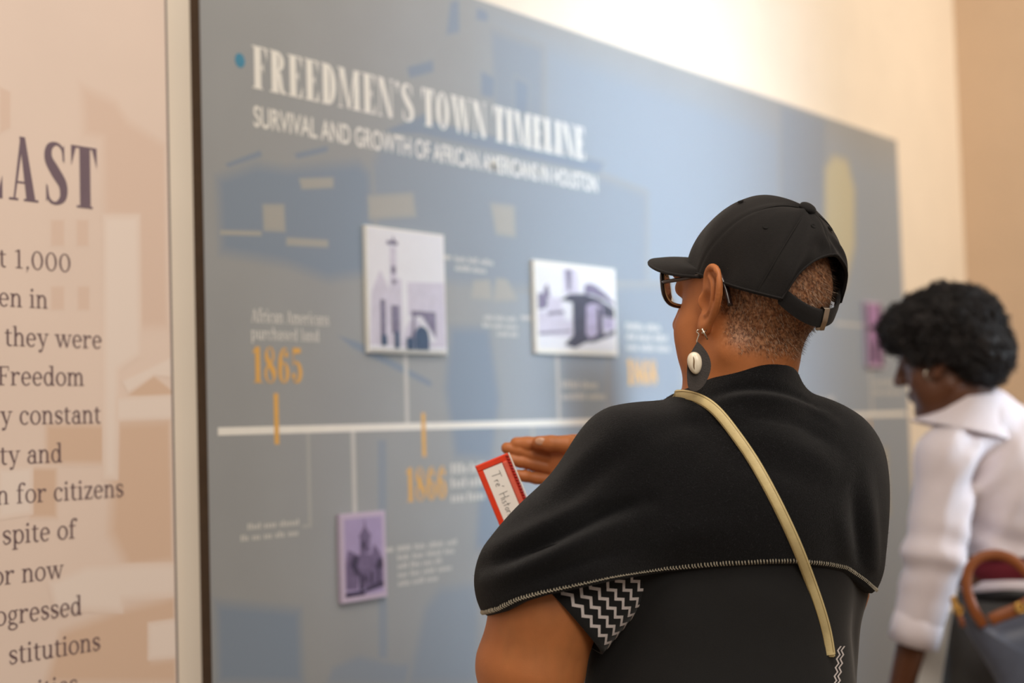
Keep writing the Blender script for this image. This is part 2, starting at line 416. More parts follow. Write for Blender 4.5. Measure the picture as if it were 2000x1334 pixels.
wall_text(mb, 'A', FAT, -.372, -.320, 1.742, .094, 4)
wall_text(mb, 'S', FAT, -.311, -.268, 1.742, .094, 4)
wall_text(mb, 'T', FAT, -.262, -.212, 1.742, .094, 4)
under(mb.build('heading_lettering', M['mauve_ink']), tp)
EM = .0385
for i, (txt, x1) in enumerate([('t 1,000', -.264), ('en in', -.307), ('they were', -.210), ('Freedom', -.244), ('y constant', -.214), ('ty and', -.285),
                               ('n for citizens', -.173), ('spite of', -.262), ('or now', -.286), ('ogressed', -.254), ('stitutions', -.221), ('unities', -.263)]):
    V, Fc, w = text_shapes(txt, SERIF)
    mb = MB(); wall_text(mb, txt, SERIF, x1 - w * EM * 1.0, x1, 1.643 - .0565 * i, EM, 4)
    under(mb.build('paragraph_lettering', M['plum_ink']), tp)

# ---------------------------------------------------------------- blue timeline panel
bp = thing('timeline_panel', 'long blue-grey timeline panel printed with white title and gold years', 'panel', (1.47, 0.024, 0))
mb = MB(); mb.box((0.0, 0.0, 0.45), (2.945, 0.0235, 2.272)); bo = mb.build('board', M['blue_print']); under(bo, bp)
mb = MB(); mb.box((-0.0008, 0.0002, 0.4492), (0.0, 0.0235, 2.2722)); under(mb.build('edge_strip', M['board_edge']), bp)
mb = MB()
for q in ([(425,348),(500,322),(560,330),(700,318),(722,338),(735,532),(640,545),(560,515),(432,492)], [(440,320),(508,294),(512,305),(445,327)],
          [(575,300),(640,285),(640,296),(580,310)], [(422,1178),(585,1192),(590,1334),(425,1334)],
          [(660,655),(700,668),(842,745),(842,756),(690,680)],
          [(880,5),(895,0),(897,62),(872,68)], [(932,15),(952,25),(952,42),(930,38)], [(940,140),(966,152),(964,192),(940,186)],
          [(1005,150),(1032,165),(1030,225),(1005,215)], [(795,132),(845,118),(846,140),(800,152)],
          [(750,256),(830,222),(838,236),(1180,318),(1170,340),(820,262)],
          [(880,640),(955,640),(975,780),(960,900),(890,890),(870,760)], [(940,900),(1010,900),(1010,1080),(930,1070)]):
    print_part('street_print', M['blue_ghost'], bp, q, 1)
mb = MB()
for q in ([(750,268),(820,264),(1170,345),(1262,380),(1262,560),(1000,560),(735,540),(725,330)], [(960,60),(1060,95),(1060,330),(1000,320),(965,200)],  # first shape: printed building, with bluish daylight on the panel painted in
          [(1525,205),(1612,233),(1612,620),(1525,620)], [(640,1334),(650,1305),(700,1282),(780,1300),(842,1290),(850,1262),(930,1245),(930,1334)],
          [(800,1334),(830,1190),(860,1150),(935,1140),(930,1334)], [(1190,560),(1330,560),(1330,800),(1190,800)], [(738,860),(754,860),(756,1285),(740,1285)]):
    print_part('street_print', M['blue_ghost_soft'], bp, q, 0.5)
mb = MB()
for q in ([(515,402),(553,402),(555,450),(517,448)], [(430,450),(510,452),(510,460),(430,458)], [(560,465),(640,470),(640,482),(560,478)],
          [(720,385),(805,380),(810,420),(722,425)], [(960,400),(1003,405),(1005,460),(970,455)], [(585,350),(650,348),(650,365),(590,368)],
          [(925,550),(955,548),(960,585),(920,582)], [(970,545),(990,548),(1010,585),(965,588)]):
    print_part('window_print', M['light_ghost'], bp, q, 2)
M['sky_sheen'] = mat('sky_and_sheen_print', srgb(154, 158, 161), 0.42, noise=0.03, scale=5, attr=('ink',), attr_color=(srgb(148, 160, 174),))
print_part('sky_and_sheen_print', M['sky_sheen'], bp, [(1010,-60),(1900,310),(1940,1500),(1010,1500)], 0.1, soft=.30)  # broad bluish layer: sky sheen on the panel, painted in as colour
mb = MB()
for q in ([(1612,330),(1628,305),(1655,315),(1668,370),(1668,480),(1650,560),(1615,560),(1612,430)], [(1690,900),(1730,880),(1735,1000),(1700,1010)]):
    print_part('figure_print', M['cream_ghost'], bp, q, 1)

mb = MB(); wall_text(mb, "FREEDMEN'S TOWN TIMELINE", FAT, 0.116, 1.137, 1.984, .074, 4, gap=.045)
under(mb.build('title_lettering', M['print_white']), bp)

def sans_text(txt, x0, x1, z, cap, material, name, parent, layer=4):
    cu = bpy.data.curves.new(name, 'FONT'); cu.body = txt; cu.size = 1.0; cu.fill_mode = 'FRONT'; cu.offset = 0.012
    o = bpy.data.objects.new(name, cu); COL.objects.link(o)
    dg = bpy.context.evaluated_depsgraph_get()
    me = bpy.data.meshes.new_from_object(o.evaluated_get(dg))
    bpy.data.objects.remove(o)
    n = len(me.vertices); co = np.empty(n*3); me.vertices.foreach_get('co', co); co = co.reshape(-1, 3)
    Fc = [tuple(p.vertices) for p in me.polygons]
    bpy.data.meshes.remove(me)
    kx = (x1-x0)/(co[:, 0].max()-co[:, 0].min()); kz = cap/(co[:, 1].max()-min(0, co[:, 1].min()))
    V = [(x0+(p[0]-co[:, 0].min())*kx, -LAYER*layer, z+p[1]*kz) for p in co]
    return under(mesh_object(name, V, Fc, material), parent)
sans_text('SURVIVAL AND GROWTH OF AFRICAN AMERICANS IN HOUSTON', 0.117, 1.182, 1.918, .037, M['print_white'], 'subtitle_lettering', bp)

mb = MB()
mb.add([(0.088 + .0115*math.cos(2*PI*k/24), -LAYER*3, 2.026 + .0125*math.sin(2*PI*k/24)) for k in range(24)], [tuple(range(24))])
under(mb.build('blue_dot', M['print_blue']), bp)
mb = MB(); wall_rect(mb, .022, 1.393, 2.925, 1.406, 3); under(mb.build('timeline_bar', M['print_white']), bp)
for x, z0, z1 in ((.156, 1.375, 1.462), (.547, 1.341, 1.425), (2.635, 1.338, 1.385), (1.36, 1.345, 1.43)):
    mb = MB(); wall_rect(mb, x-.0055, z0, x+.0055, z1, 4); under(mb.build('gold_tick_marking', M['print_gold']), bp)
for x, z0, z1 in ((.500, 1.406, 1.54), (1.003, 1.406, 1.545), (.348, 1.245, 1.394), (2.660, 1.406, 1.545), (2.10, 1.406, 1.52)):
    mb = MB(); wall_rect(mb, x-.006, z0, x+.006, z1, 2); under(mb.build('connector_marking', M['print_soft']), bp)
mb = MB()
wall_rect(mb, .2285, 1.229, .2365, 1.394, 2); wall_rect(mb, .213, 1.229, .2284, 1.2345, 2)
under(mb.build('thin_connector_marking', M['thin_line']), bp)
mb = MB(); wall_rect(mb, .899, 1.355, .910, 1.394, 2)
under(mb.build('thin_connector_marking', M['thin_line']), bp)
for x0, x1, z in ((.612, .646, 1.730), (.874, .914, 1.621), (.418, .451, 1.173), (2.42, 2.62, 1.667)):
    mb = MB(); wall_rect(mb, x0, z-.004, x1, z+.004, 2); under(mb.build('picture_pointer_marking', M['print_soft']), bp)
for l in (('1865', FAT, .102, .223, 1.480, .061, 4), ('1866', FAT, .491, .613, 1.258, .064, 4),
          ('1868', FAT, 1.282, 1.415, 1.482, .060, 4), ('186', FAT, 2.595, 2.696, 1.253, .072, 4)):
    mb = MB(); wall_text(mb, *l); under(mb.build('year_lettering', M['print_gold']), bp)
mb = MB()
wall_text(mb, 'African Americans', SERIF, .102, .291, 1.5825, .031, 4)
wall_text(mb, 'purchased land', SERIF, .101, .265, 1.5535, .029, 4)
under(mb.build('caption_lettering', M['print_white']), bp)

def fine_print(mb, x0, x1, z0, z1, words, layer=3):
    """small caption line too fine to be read: short strokes grouped into words"""
    n = max(1, words); gaps = (x1-x0)*.05
    ws = [.7 + .6*random.random() for _ in range(n)]; tot = sum(ws); L = (x1-x0) - gaps*(n-1); x = x0
    for w in ws:
        wl = L*w/tot; k = max(2, int(wl/((z1-z0)*.62)))
        for i in range(k):
            a = x + wl*i/k; b = a + wl/k*.62
            top = z1 if random.random() < .35 else z0+(z1-z0)*.72
            wall_rect(mb, a, z0, b, top, layer)
        x += wl + gaps
for block in (((.658,.785,1.724,1.735,3),(.658,.760,1.706,1.717,2)), ((.748,.858,1.612,1.622,3),(.742,.862,1.596,1.606,3),(.790,.862,1.580,1.590,2)),
          ((.084,.207,1.235,1.245,3),(.068,.204,1.217,1.227,5)),
          ((.462,.640,1.168,1.178,4),(.462,.632,1.152,1.162,4),(.462,.592,1.136,1.146,4),(.462,.622,1.120,1.130,4),(.462,.580,1.104,1.114,3)),
          ((1.018,1.160,1.474,1.490,2),(1.017,1.190,1.449,1.464,2)),
          ((2.10,2.40,1.44,1.455,4),(2.10,2.38,1.42,1.435,4)), ((2.68,2.86,1.49,1.505,2),(2.68,2.90,1.46,1.475,3)),
          ((.627,.740,1.305,1.325,2),(.626,.745,1.278,1.297,2),(.625,.735,1.250,1.268,2)),
          ((1.285,1.440,1.611,1.626,2),(1.285,1.470,1.587,1.602,3),(1.285,1.480,1.563,1.578,3))):
    mb = MB()
    for l in block: fine_print(mb, *l)
    under(mb.build('small_caption_lettering', M['print_caption']), bp)

# ---------------------------------------------------------------- mounted photographs
def picture(name, label, x0, z0, x1, z1, border, shapes, mats, depth=.010, backing='print_white'):
    root = thing(name, label, 'photograph', ((x0+x1)/2, 0, (z0+z1)/2), 0, 'mounted photographs on the timeline panel')
    mb = MB(); mb.box((x0, -depth, z0), (x1, -.0017, z1)); under(mb.build('backing_board', M[backing]), root)
    w, h = x1-x0, z1-z0
    bx, bz = border*w, border*w
    for i, (mk, pts) in enumerate(shapes):
        mb = MB(); mb.add([(x0+bx+(w-2*bx)*p[0], -depth-.0002-.00012*i, z0+bz+(h-2*bz)*p[1]) for p in pts], [tuple(range(len(pts)))])
        under(mb.build(mk, mats[mk]), root)
    return root
def box4(a, b, c, d): return [(a, b), (c, b), (c, d), (a, d)]
def arch(a, b, c, d, n=10):
    r = (c-a)/2; return [(a, b), (c, b)] + [((a+c)/2+r*math.cos(PI*k/n), d-r*.9+r*.9*math.sin(PI*k/n)) for k in range(n+1)]
M['ph_sky'] = mat('photo_sky', srgb(226, 229, 238), .35, noise=.01)
M['ph_pale'] = mat('photo_pale_lilac', srgb(205, 203, 221), .35, noise=.05, scale=60)
M['ph_lilac'] = mat('photo_lilac', srgb(176, 170, 200), .35, noise=.12, scale=70)
M['ph_mid'] = mat('photo_grey_violet', srgb(128, 124, 152), .35, noise=.15, scale=80)
M['ph_dark'] = mat('photo_dark_blue', srgb(62, 84, 116), .35, noise=.10, scale=80)
M['ph_slate'] = mat('photo_slate', srgb(74, 79, 98), .35, noise=.2, scale=90)
M['ph_purple'] = mat('photo_purple', srgb(168, 154, 196), .35, noise=.03, scale=40)
M['ph_border'] = mat('photo_lilac_border', srgb(196, 182, 206), .4, noise=.02)
M['ph_plum'] = mat('photo_plum', srgb(112, 98, 134), .35, noise=.18, scale=110)
M['ph_deep'] = mat('photo_deep_plum', srgb(64, 54, 84), .35, noise=.2, scale=110)
M['ph_violet'] = mat('photo_violet', srgb(164, 128, 178), .35, noise=.1, scale=40)

picture('mounted_photograph', 'mounted pale photograph of a church tower and dark arched doorway', .3855, 1.5365, .6125, 1.7715, .012, [
    ('sky_and_sheen_print', box4(0, 0, 1, 1)),
    ('haze_print', [(.50, .30), (1, .30), (1, .60), (.50, .58)]),
    ('wall_print', [(0, .05), (.04, .48), (.15, .66), (.27, .50), (.27, .05)]), ('wall_print', box4(.27, .05, .42, .60)),
    ('wall_print', box4(.28, .55, .36, .86)), ('wall_print', [(.42, .05), (.46, .20), (.58, .33), (.58, .05)]), ('wall_print', box4(.55, .05, 1, .35)),
    ('wall_print', box4(.92, .30, 1, .40)),
    ('tower_print', box4(.24, .875, .38, .905)), ('tower_print', box4(.29, .64, .345, .70)), ('tower_print', box4(.30, .555, .35, .59)), ('tower_print', [(.30,.905),(.345,.905),(.322,.95)]),
    ('tower_print', box4(.14, .08, .20, .42)), ('tower_print', box4(.28, .15, .38, .38)), ('tower_print', box4(.54, .30, .86, .345)), ('tower_print', [(.66, .33), (.86, .33), (.86, .12)]),
    ('tower_print', [(.50, .05), (.56, .05), (.58, .30), (.56, .30)]),
    ('light_arch_print', [(.58, .28), (.64, .31), (.72, .24), (.86, .10), (.80, .08), (.70, .20), (.62, .26)]),
    ('doorway_print', arch(.57, .02, .76, .22)), ('doorway_print', arch(.14, .05, .21, .14)), ('doorway_print', arch(.31, .03, .37, .17)), ('doorway_print', box4(.46, .02, .56, .12)),
    ('sill_print', box4(0, 0, 1, .02))],
    dict(sky_and_sheen_print=M['ph_sky'], haze_print=M['ph_pale'], wall_print=M['ph_pale'], tower_print=M['ph_mid'], light_arch_print=M['ph_sky'], doorway_print=M['ph_dark'], sill_print=M['print_soft']))
picture('mounted_photograph', 'mounted photograph of an old streetcar on a bright street', .9125, 1.5475, 1.2295, 1.7445, .03, [
    ('sky_and_sheen_print', box4(0, 0, 1, 1)),
    ('ground_print', box4(0, .16, 1, .44)), ('ground_print', box4(.33, .68, .52, 1.0)), ('tree_print', [(0, .46), (.10, .48), (.16, .62), (.13, .78), (.09, .74), (.07, .66), (0, .66)]),
    ('ground_print', box4(.12, .44, .30, .62)), ('tree_print', [(.12, .44), (.34, .48), (.34, .44), (.12, .40)]),
    ('tree_print', [(.36, .98), (.44, .98), (.42, .72), (.38, .72)]),
    ('car_roof_print', [(.60, .80), (.66, .84), (.76, .82), (.90, .72), (1, .62), (1, .57), (.85, .66), (.70, .70), (.60, .70)]),
    ('car_body_print', [(.28, .60), (.40, .68), (.60, .70), (.78, .66), (1, .54), (1, .42), (.84, .44), (.84, .20), (1, .28), (1, .22), (.70, .10), (.60, .10), (.45, .02), (.32, .06), (.44, .18), (.44, .58)]),
    ('car_panel_print', [(.62, .56), (.72, .60), (.84, .56), (.84, .26), (.66, .14), (.60, .20)]), ('car_panel_print', box4(.86, .28, 1, .42)),
    ('car_window_print', box4(.76, .22, .82, .54)), ('car_window_print', box4(.48, .20, .60, .38)),
    ('road_print', [(0, 0), (.30, 0), (.45, .0), (1, .20), (1, 0)]), ('track_print', [(0, .19), (.40, .24), (.40, .22), (0, .16)]), ('glare_print', [(.33, .36), (.41, .36), (.43, .46), (.37, .54), (.32, .48)])],
    dict(sky_and_sheen_print=M['ph_sky'], ground_print=M['ph_pale'], tree_print=M['ph_mid'], car_roof_print=M['ph_mid'], car_body_print=M['ph_slate'], car_panel_print=M['ph_lilac'],
         car_window_print=M['ph_slate'], road_print=M['ph_sky'], track_print=M['ph_mid'], glare_print=M['ph_sky']))
picture('mounted_photograph', 'mounted purple photograph of a steepled building among trees', .2990, 1.0905, .4190, 1.2470, .075, [
    ('sky_and_sheen_print', box4(0, 0, 1, 1)),
    ('building_print', box4(.36, .08, .82, .52)), ('building_print', [(.40, .50), (.40, .74), (.36, .75), (.53, .90), (.70, .75), (.66, .74), (.66, .55)]), ('building_print', [(.50, .86), (.56, .86), (.53, 1.0)]),
    ('tree_print', [(.02, .10), (.02, .42), (.08, .60), (.28, .54), (.40, .50), (.38, .36), (.30, .08)]), ('tree_print', [(.72, .10), (.68, .50), (.76, .64), (.90, .54), (1, .40), (1, .10)]),
    ('shadow_print', box4(.0, .0, .5, .06)), ('shadow_print', [(.46, .03), (1, .08), (1, .15), (.76, .13), (.5, .07)]), ('shadow_print', box4(.36, .06, .44, .28)), ('shadow_print', box4(.47, .17, .55, .26)),
    ('shadow_print', [(.12, .40), (.22, .52), (.36, .50), (.30, .38), (.38, .26), (.30, .26)]), ('shadow_print', box4(.82, .12, .88, .34)), ('shadow_print', [(.78, .32), (.97, .32), (.97, .46), (.84, .44)]),
    ('shadow_print', box4(.64, .14, .70, .28)), ('shadow_print', arch(.44, .60, .52, .70))],
    dict(sky_and_sheen_print=M['ph_purple'], building_print=M['ph_plum'], tree_print=M['ph_plum'], shadow_print=M['ph_deep']), backing='ph_border')
picture('mounted_photograph', 'narrow mounted violet photograph near the far end of the panel', 2.6175, 1.5425, 2.7500, 1.7400, .04, [
    ('sky_and_sheen_print', box4(0, 0, 1, 1)), ('figure_print', box4(.0, .0, .14, 1)), ('figure_print', box4(.78, .0, 1, 1)), ('figure_print', box4(.14, .56, .60, .64)),
    ('figure_print', [(.30, .05), (.55, .05), (.62, .30), (.45, .45), (.32, .30)])],
    dict(sky_and_sheen_print=M['ph_violet'], figure_print=M['ph_deep']), backing='ph_border')

# ---------------------------------------------------------------- signed-distance modelling
f32 = np.float32
def smin(a, b, k):
    if k <= 0: return np.minimum(a, b)
    h = np.maximum(k - np.abs(a - b), 0) / k
    return np.minimum(a, b) - h*h*k*f32(0.25)
def smax(a, b, k): return -smin(-a, -b, k)
def ell(P, c, r, R=None):
    q = P - np.asarray(c, f32)
    if R is not None: q = q @ np.asarray(R, f32)
    r = np.asarray(r, f32)
    k0 = np.sqrt(((q/r)**2).sum(1)); k1 = np.sqrt(((q/(r*r))**2).sum(1)) + f32(1e-9)
    return k0*(k0-1)/k1
def cap(P, a, b, ra, rb):
    a = np.asarray(a, f32); b = np.asarray(b, f32); ab = b-a
    t = np.clip(((P-a) @ ab)/f32((ab @ ab) + 1e-12), 0, 1)
    d = P - (a + t[:, None]*ab)
    return np.sqrt((d*d).sum(1)) - (f32(ra) + t*f32(rb-ra))
def chain(P, pts, rads, k=0.0):
    d = None
    for i in range(len(pts)-1):
        e = cap(P, pts[i], pts[i+1], rads[i], rads[i+1])
        d = e if d is None else smin(d, e, k)
    return d

def surface_nets(fn, lo, hi, h):
    lo = np.array(lo, float); hi = np.array(hi, float)
    n = np.maximum(np.ceil((hi-lo)/h).astype(int)+1, 3)
    ax = [(lo[i] + h*np.arange(n[i])).astype(f32) for i in range(3)]
    D = np.empty(n, f32)
    step = max(1, int(600000//(n[1]*n[2])))
    for i0 in range(0, n[0], step):
        X, Y, Z = np.meshgrid(ax[0][i0:i0+step], ax[1], ax[2], indexing='ij')
        D[i0:i0+step] = fn(np.stack([X.ravel(), Y.ravel(), Z.ravel()], 1)).reshape(X.shape)
    ins = D < 0
    cnt = sum(ins[a:n[0]-1+a, b:n[1]-1+b, c:n[2]-1+c].astype(np.int8) for a in (0,1) for b in (0,1) for c in (0,1))
    act = (cnt > 0) & (cnt < 8)
    I = np.argwhere(act)
    idx = -np.ones(act.shape, np.int64); idx[act] = np.arange(len(I))
    pos = np.zeros((len(I), 3)); num = np.zeros(len(I))
    corners = [(a, b, c) for a in (0,1) for b in (0,1) for c in (0,1)]
    for a in corners:
        for ax_ in range(3):
            if a[ax_]: continue
            b = list(a); b[ax_] = 1
            da = D[I[:,0]+a[0], I[:,1]+a[1], I[:,2]+a[2]]; db = D[I[:,0]+b[0], I[:,1]+b[1], I[:,2]+b[2]]
            m = (da < 0) != (db < 0)
            t = np.where(m, da/(da-db+1e-20), 0)
            p = np.tile(np.array(a, float), (len(I), 1)); p[:, ax_] = t
            pos[m] += p[m]; num[m] += 1
    V = lo + h*(I + pos/num[:, None])
    Q = []
    for ax_ in range(3):
        o1, o2 = [(1,2),(2,0),(0,1)][ax_]
        s0 = [slice(None)]*3; s1 = [slice(None)]*3
        s0[ax_] = slice(0, -1); s1[ax_] = slice(1, None)
        a, b = ins[tuple(s0)], ins[tuple(s1)]
        ch = a != b
        lim = [slice(None)]*3; mask = np.zeros_like(ch); sl = [slice(None)]*3; sl[o1] = slice(1, -1); sl[o2] = slice(1, -1)
        mask[tuple(sl)] = ch[tuple(sl)]
        E = np.argwhere(mask)
        if len(E) == 0: continue
        inside_first = a[E[:,0], E[:,1], E[:,2]]
        def cell(d1, d2):
            c = E.copy(); c[:, o1] += d1; c[:, o2] += d2
            return idx[c[:,0], c[:,1], c[:,2]]
        q = np.stack([cell(-1,-1), cell(0,-1), cell(0,0), cell(-1,0)], 1)
        q[~inside_first] = q[~inside_first][:, ::-1]
        Q.append(q)
    Q = np.concatenate(Q) if Q else np.zeros((0,4), int)
    Q = Q[(Q >= 0).all(1)]
    return V, Q

def join_parts(parts):
    V = []; Q = []; b = 0
    for v, q in parts:
        V.append(v); Q.append(q+b); b += len(v)
    return np.concatenate(V), np.concatenate(Q)

def smooth_noise(P, s, seed=0):
    r = np.random.default_rng(seed); out = np.zeros(len(P), f32)
    for i in range(6):
        k = r.normal(size=3)*s*(1+0.35*i); ph = r.uniform(0, 6.28)
        out += np.sin(P @ k.astype(f32) + f32(ph))/6
    return out

class Frame:
    """a person's own frame: x across the view, y away from the camera, z up, origin on the floor"""
    def __init__(s, u, Z):
        w = at(u, 800, Z); s.Z = Z; s.o = np.array([w[0], w[1], 0.0]); s.rz = YAW - PI/2
        c, n = math.cos(s.rz), math.sin(s.rz)
        s.R = np.array([[c, -n, 0], [n, c, 0], [0, 0, 1.0]])
    def P(s, u, v, d=0.0): return s.R.T @ (at(u, v, s.Z + d) - s.o)
    def project(s, P):
        d = P @ s.R.T + s.o - CAM_POS; z = d @ CAM_F
        return IMG_W/2 + F_PX*(d @ CAM_R)/z, IMG_H/2 - F_PX*(d @ CAM_U)/z
    def ray(s, u, v):
        o = s.R.T @ (CAM_POS - s.o); p = s.P(u, v, 0); d = p - o
        return o, d/np.linalg.norm(d)
    def hit(s, fn, u, v, t0=0.9, t1=2.6, n=700):
        o, d = s.ray(u, v)
        t = np.linspace(t0, t1, n); D = fn((o + t[:, None]*d).astype(f32))
        i = np.argmax(D < 0)
        if not (D < 0).any(): i = int(np.argmin(D)); return o + t[i]*d
        return o + (t[i-1] + (t[i]-t[i-1])*D[i-1]/(D[i-1]-D[i]+1e-12))*d

class HeadFrame:
    """f forward, l to the person's own left, u up; yaw phi from picture-left away from the camera, pitch up positive"""
    def __init__(s, origin, phi, pitch, roll=0.0):
        f = np.array([-math.cos(phi), math.sin(phi), 0.0]); up = np.array([0, 0, 1.0]); l = np.cross(up, f)
        f2 = f*math.cos(pitch) + up*math.sin(pitch); u2 = up*math.cos(pitch) - f*math.sin(pitch)
        l2 = l*math.cos(roll) + u2*math.sin(roll); u3 = u2*math.cos(roll) - l*math.sin(roll)
        s.o = np.array(origin, float); s.B = np.stack([f2, l2, u3], 1)      # columns
    def to(s, P): return ((P - s.o.astype(f32)) @ s.B.astype(f32))
    def out(s, q): return s.o + np.asarray(q, float) @ s.B.T

def head_sdf(Q, neck_to=(-.055, 0, -.21), neck_r=(.056, .060), cheek=1.0):
    """female head in head coordinates (symmetric in l)"""
    S = Q.copy(); S[:, 1] = np.abs(S[:, 1])
    d = ell(S, (-.004, 0, .036), (.0865, .0700, .084))
    d = smin(d, ell(S, (.030, 0, -.030), (.062, .060, .086)), .035)
    d = smin(d, ell(S, (.032, 0, -.075), (.052, .047, .040)), .03)
    d = smin(d, cap(S, (.002, .052, -.058), (.062, .022, -.093), .016, .016), .03)
    d = smin(d, ell(S, (.082, 0, -.098), (.016, .020, .016)), .022)
    d = smin(d, ell(S, (.058, .041, -.030), (.026*cheek, .024*cheek, .024)), .024)
    d = smin(d, ell(S, (.052, .040, -.060), (.026*cheek, .022*cheek, .026)), .022)
    d = smin(d, ell(S, (.077, .022, .041), (.012, .030, .010)), .018)
    d = smax(d, -ell(S, (.104, .031, .024), (.020, .017, .013)), .014)
    d = smin(d, ell(S, (.077, .031, .024), (.013, .0145, .0125)), .004)
    d = smin(d, cap(S, (.090, 0, .024), (.112, 0, -.016), .008, .0115), .014)
    d = smin(d, ell(S, (.102, .0125, -.020), (.010, .0085, .008)), .008)
    d = smin(d, ell(S, (.092, 0, -.050), (.012, .022, .0062)), .008)
    d = smin(d, ell(S, (.089, 0, -.0625), (.012, .019, .0068)), .007)
    d = smin(d, ell(S, (-.045, 0, .006), (.046, .056, .050)), .02)
    d = smin(d, cap(S, (-.006, 0, -.045), neck_to, *neck_r), .02)
    # ear, worked out only near the ear itself
    near = (np.abs(S[:, 1]-.08) < .035) & (np.abs(S[:, 0]) < .055) & (np.abs(S[:, 2]) < .06)
    if near.any():
        tilt, flare = math.radians(19), math.radians(15)
        E = (S[near] - np.asarray((.006, .0690, .002), f32))*f32(1/1.06)
        ca, sa = math.cos(flare), math.sin(flare)
        X = -(E @ np.array([-ca, sa, 0], f32)); Z = E @ np.array([sa, ca, 0], f32); Y = E[:, 2]
        X, Y = X*math.cos(tilt) + Y*math.sin(tilt), -X*math.sin(tilt) + Y*math.cos(tilt)
        L = np.stack([X, Y, Z], 1).astype(f32)
        g = ell(L, (-.002, .004, .006), (.0165, .030, .0040))
        g = smin(g, ell(L, (.004, -.002, .001), (.012, .022, .006)), .006)
        hel = catmull([(.008,-.001,.005),(.012,.012,.006),(.010,.026,.008),(.001,.034,.010),(-.011,.033,.012),(-.019,.022,.0135),(-.0205,.006,.013),(-.016,-.010,.0115),(-.008,-.024,.009),(.001,-.033,.008)], 4)
        g = smin(g, chain(L, hel, list(np.interp(np.linspace(0, 1, len(hel)), [0, .3, .6, .85, 1], [.0026, .0036, .0036, .0034, .0045])), 0), .003)
        ant = catmull([(.002,.023,.009),(-.006,.018,.011),(-.011,.006,.012),(-.009,-.007,.0115),(-.003,-.017,.0105)], 4)
        g = smin(g, chain(L, ant, [.0030]*len(ant), 0), .0035)
        g = smin(g, ell(L, (.004, -.031, .0075), (.0088, .0115, .0050)), .008)
        g = smin(g, ell(L, (.0125, -.006, .0075), (.0050, .0075, .0045)), .005)
        g = smax(g, -ell(L, (.0025, -.004, .0125), (.0095, .0120, .0085)), .004)
        g = smax(g, -ell(L, (-.0150, .014, .0165), (.0022, .016, .0045)), .003)
        d = d.copy(); d[near] = smin(d[near], g*f32(1.06), .006)
    return d

# ---------------------------------------------------------------- clothing and skin materials
M['skin'] = mat('brown_skin', srgb(180, 112, 66), .48, noise=.07, scale=35, bump=.12, bump_scale=900, sss=.12, spec=.4,
                attr=('hair',), attr_color=((srgb(94, 59, 40), srgb(176, 130, 96)),))
M['skin_dark'] = mat('dark_brown_skin', srgb(92, 56, 36), .45, noise=.06, scale=35, bump=.08, bump_scale=900, sss=.1, spec=.4)
M['cap'] = mat('black_cotton', srgb(25, 23, 23), .85, noise=.1, scale=300, bump=.3, bump_scale=1100, sheen=.08, spec=.3)
M['shawl'] = mat('black_wool', srgb(19, 19, 21), .95, noise=.45, scale=800, bump=.8, bump_scale=1100, sheen=.12, spec=.15)
M['top'] = mat('black_jersey', srgb(16, 16, 17), .9, noise=.08, scale=60, bump=.15, bump_scale=900, sheen=.15)
M['thread'] = mat('pale_thread', srgb(176, 168, 150), .8, noise=.1)
M['zigzag'] = mat('white_zigzag', srgb(206, 198, 196), .8, noise=.06, scale=200)
M['strap'] = mat('cream_leather', srgb(206, 188, 138), .5, noise=.06, scale=80, bump=.15, bump_scale=500)
M['strap_dark'] = mat('cream_stitch', srgb(168, 148, 100), .6)
M['metal'] = mat('brushed_metal', srgb(200, 192, 182), .3, metallic=1.0, noise=.05)
M['silver'] = mat('silver', srgb(214, 206, 190), .25, metallic=1.0)
M['gold'] = mat('gold_hardware', srgb(206, 160, 84), .3, metallic=1.0)
M['frame'] = mat('dark_tortoise', srgb(38, 24, 22), .25, noise=.4, scale=90, coat=.4)
M['frame_in'] = mat('tan_tortoise', srgb(206, 178, 132), .35, noise=.1, scale=90)
M['lens'] = mat('clear_lens', (.96, .98, 1.0), .03, transmission=1.0, ior=1.06, spec=.5)
M['leather_dark'] = mat('dark_leather', srgb(52, 46, 43), .6, noise=.1, scale=120, bump=.2, bump_scale=600)
M['shell'] = mat('cowrie_shell', srgb(232, 222, 200), .3, noise=.04, scale=200, coat=.3)
M['shell_slit'] = mat('shell_slit', srgb(120, 96, 66), .6)
M['red'] = mat('red_plastic', srgb(228, 64, 30), .35, noise=.06, scale=120, coat=.3)
M['red_dark'] = mat('dark_red_ridge', srgb(172, 30, 26), .35, noise=.1, scale=200)
M['pink'] = mat('clear_red_strip', srgb(222, 104, 84), .3, noise=.06, scale=160, coat=.3)
M['paper'] = mat('white_paper', srgb(245, 242, 236), .7, noise=.01)
M['ink'] = mat('ink', srgb(58, 56, 58), .6)
M['hair_grey'] = mat('grey_stubble', srgb(172, 150, 130), .7, noise=.3, scale=300)
M['hair_dark'] = mat('dark_stubble', srgb(58, 40, 30), .7, noise=.3, scale=300)
M['afro'] = mat('black_curly_hair', srgb(32, 27, 26), .75, noise=.3, scale=120, bump=.5, bump_scale=160)
M['shirt'] = mat('white_cotton', srgb(224, 214, 218), .8, noise=.02, scale=30, bump=.1, bump_scale=300)
M['burgundy'] = mat('burgundy_knit', srgb(104, 20, 34), .8, noise=.12, scale=200)
M['belt'] = mat('black_belt', srgb(22, 20, 20), .5)
M['skirt'] = mat('charcoal_cloth', srgb(74, 72, 70), .85, noise=.06, scale=200)
M['tan_leather'] = mat('tan_leather', srgb(142, 80, 40), .45, noise=.1, scale=60, bump=.1)
M['bag_blue'] = mat('slate_blue_leather', srgb(88, 94, 110), .45, noise=.06, scale=50, bump=.15, bump_scale=400)
M['shoe'] = mat('black_shoe', srgb(24, 22, 22), .5)
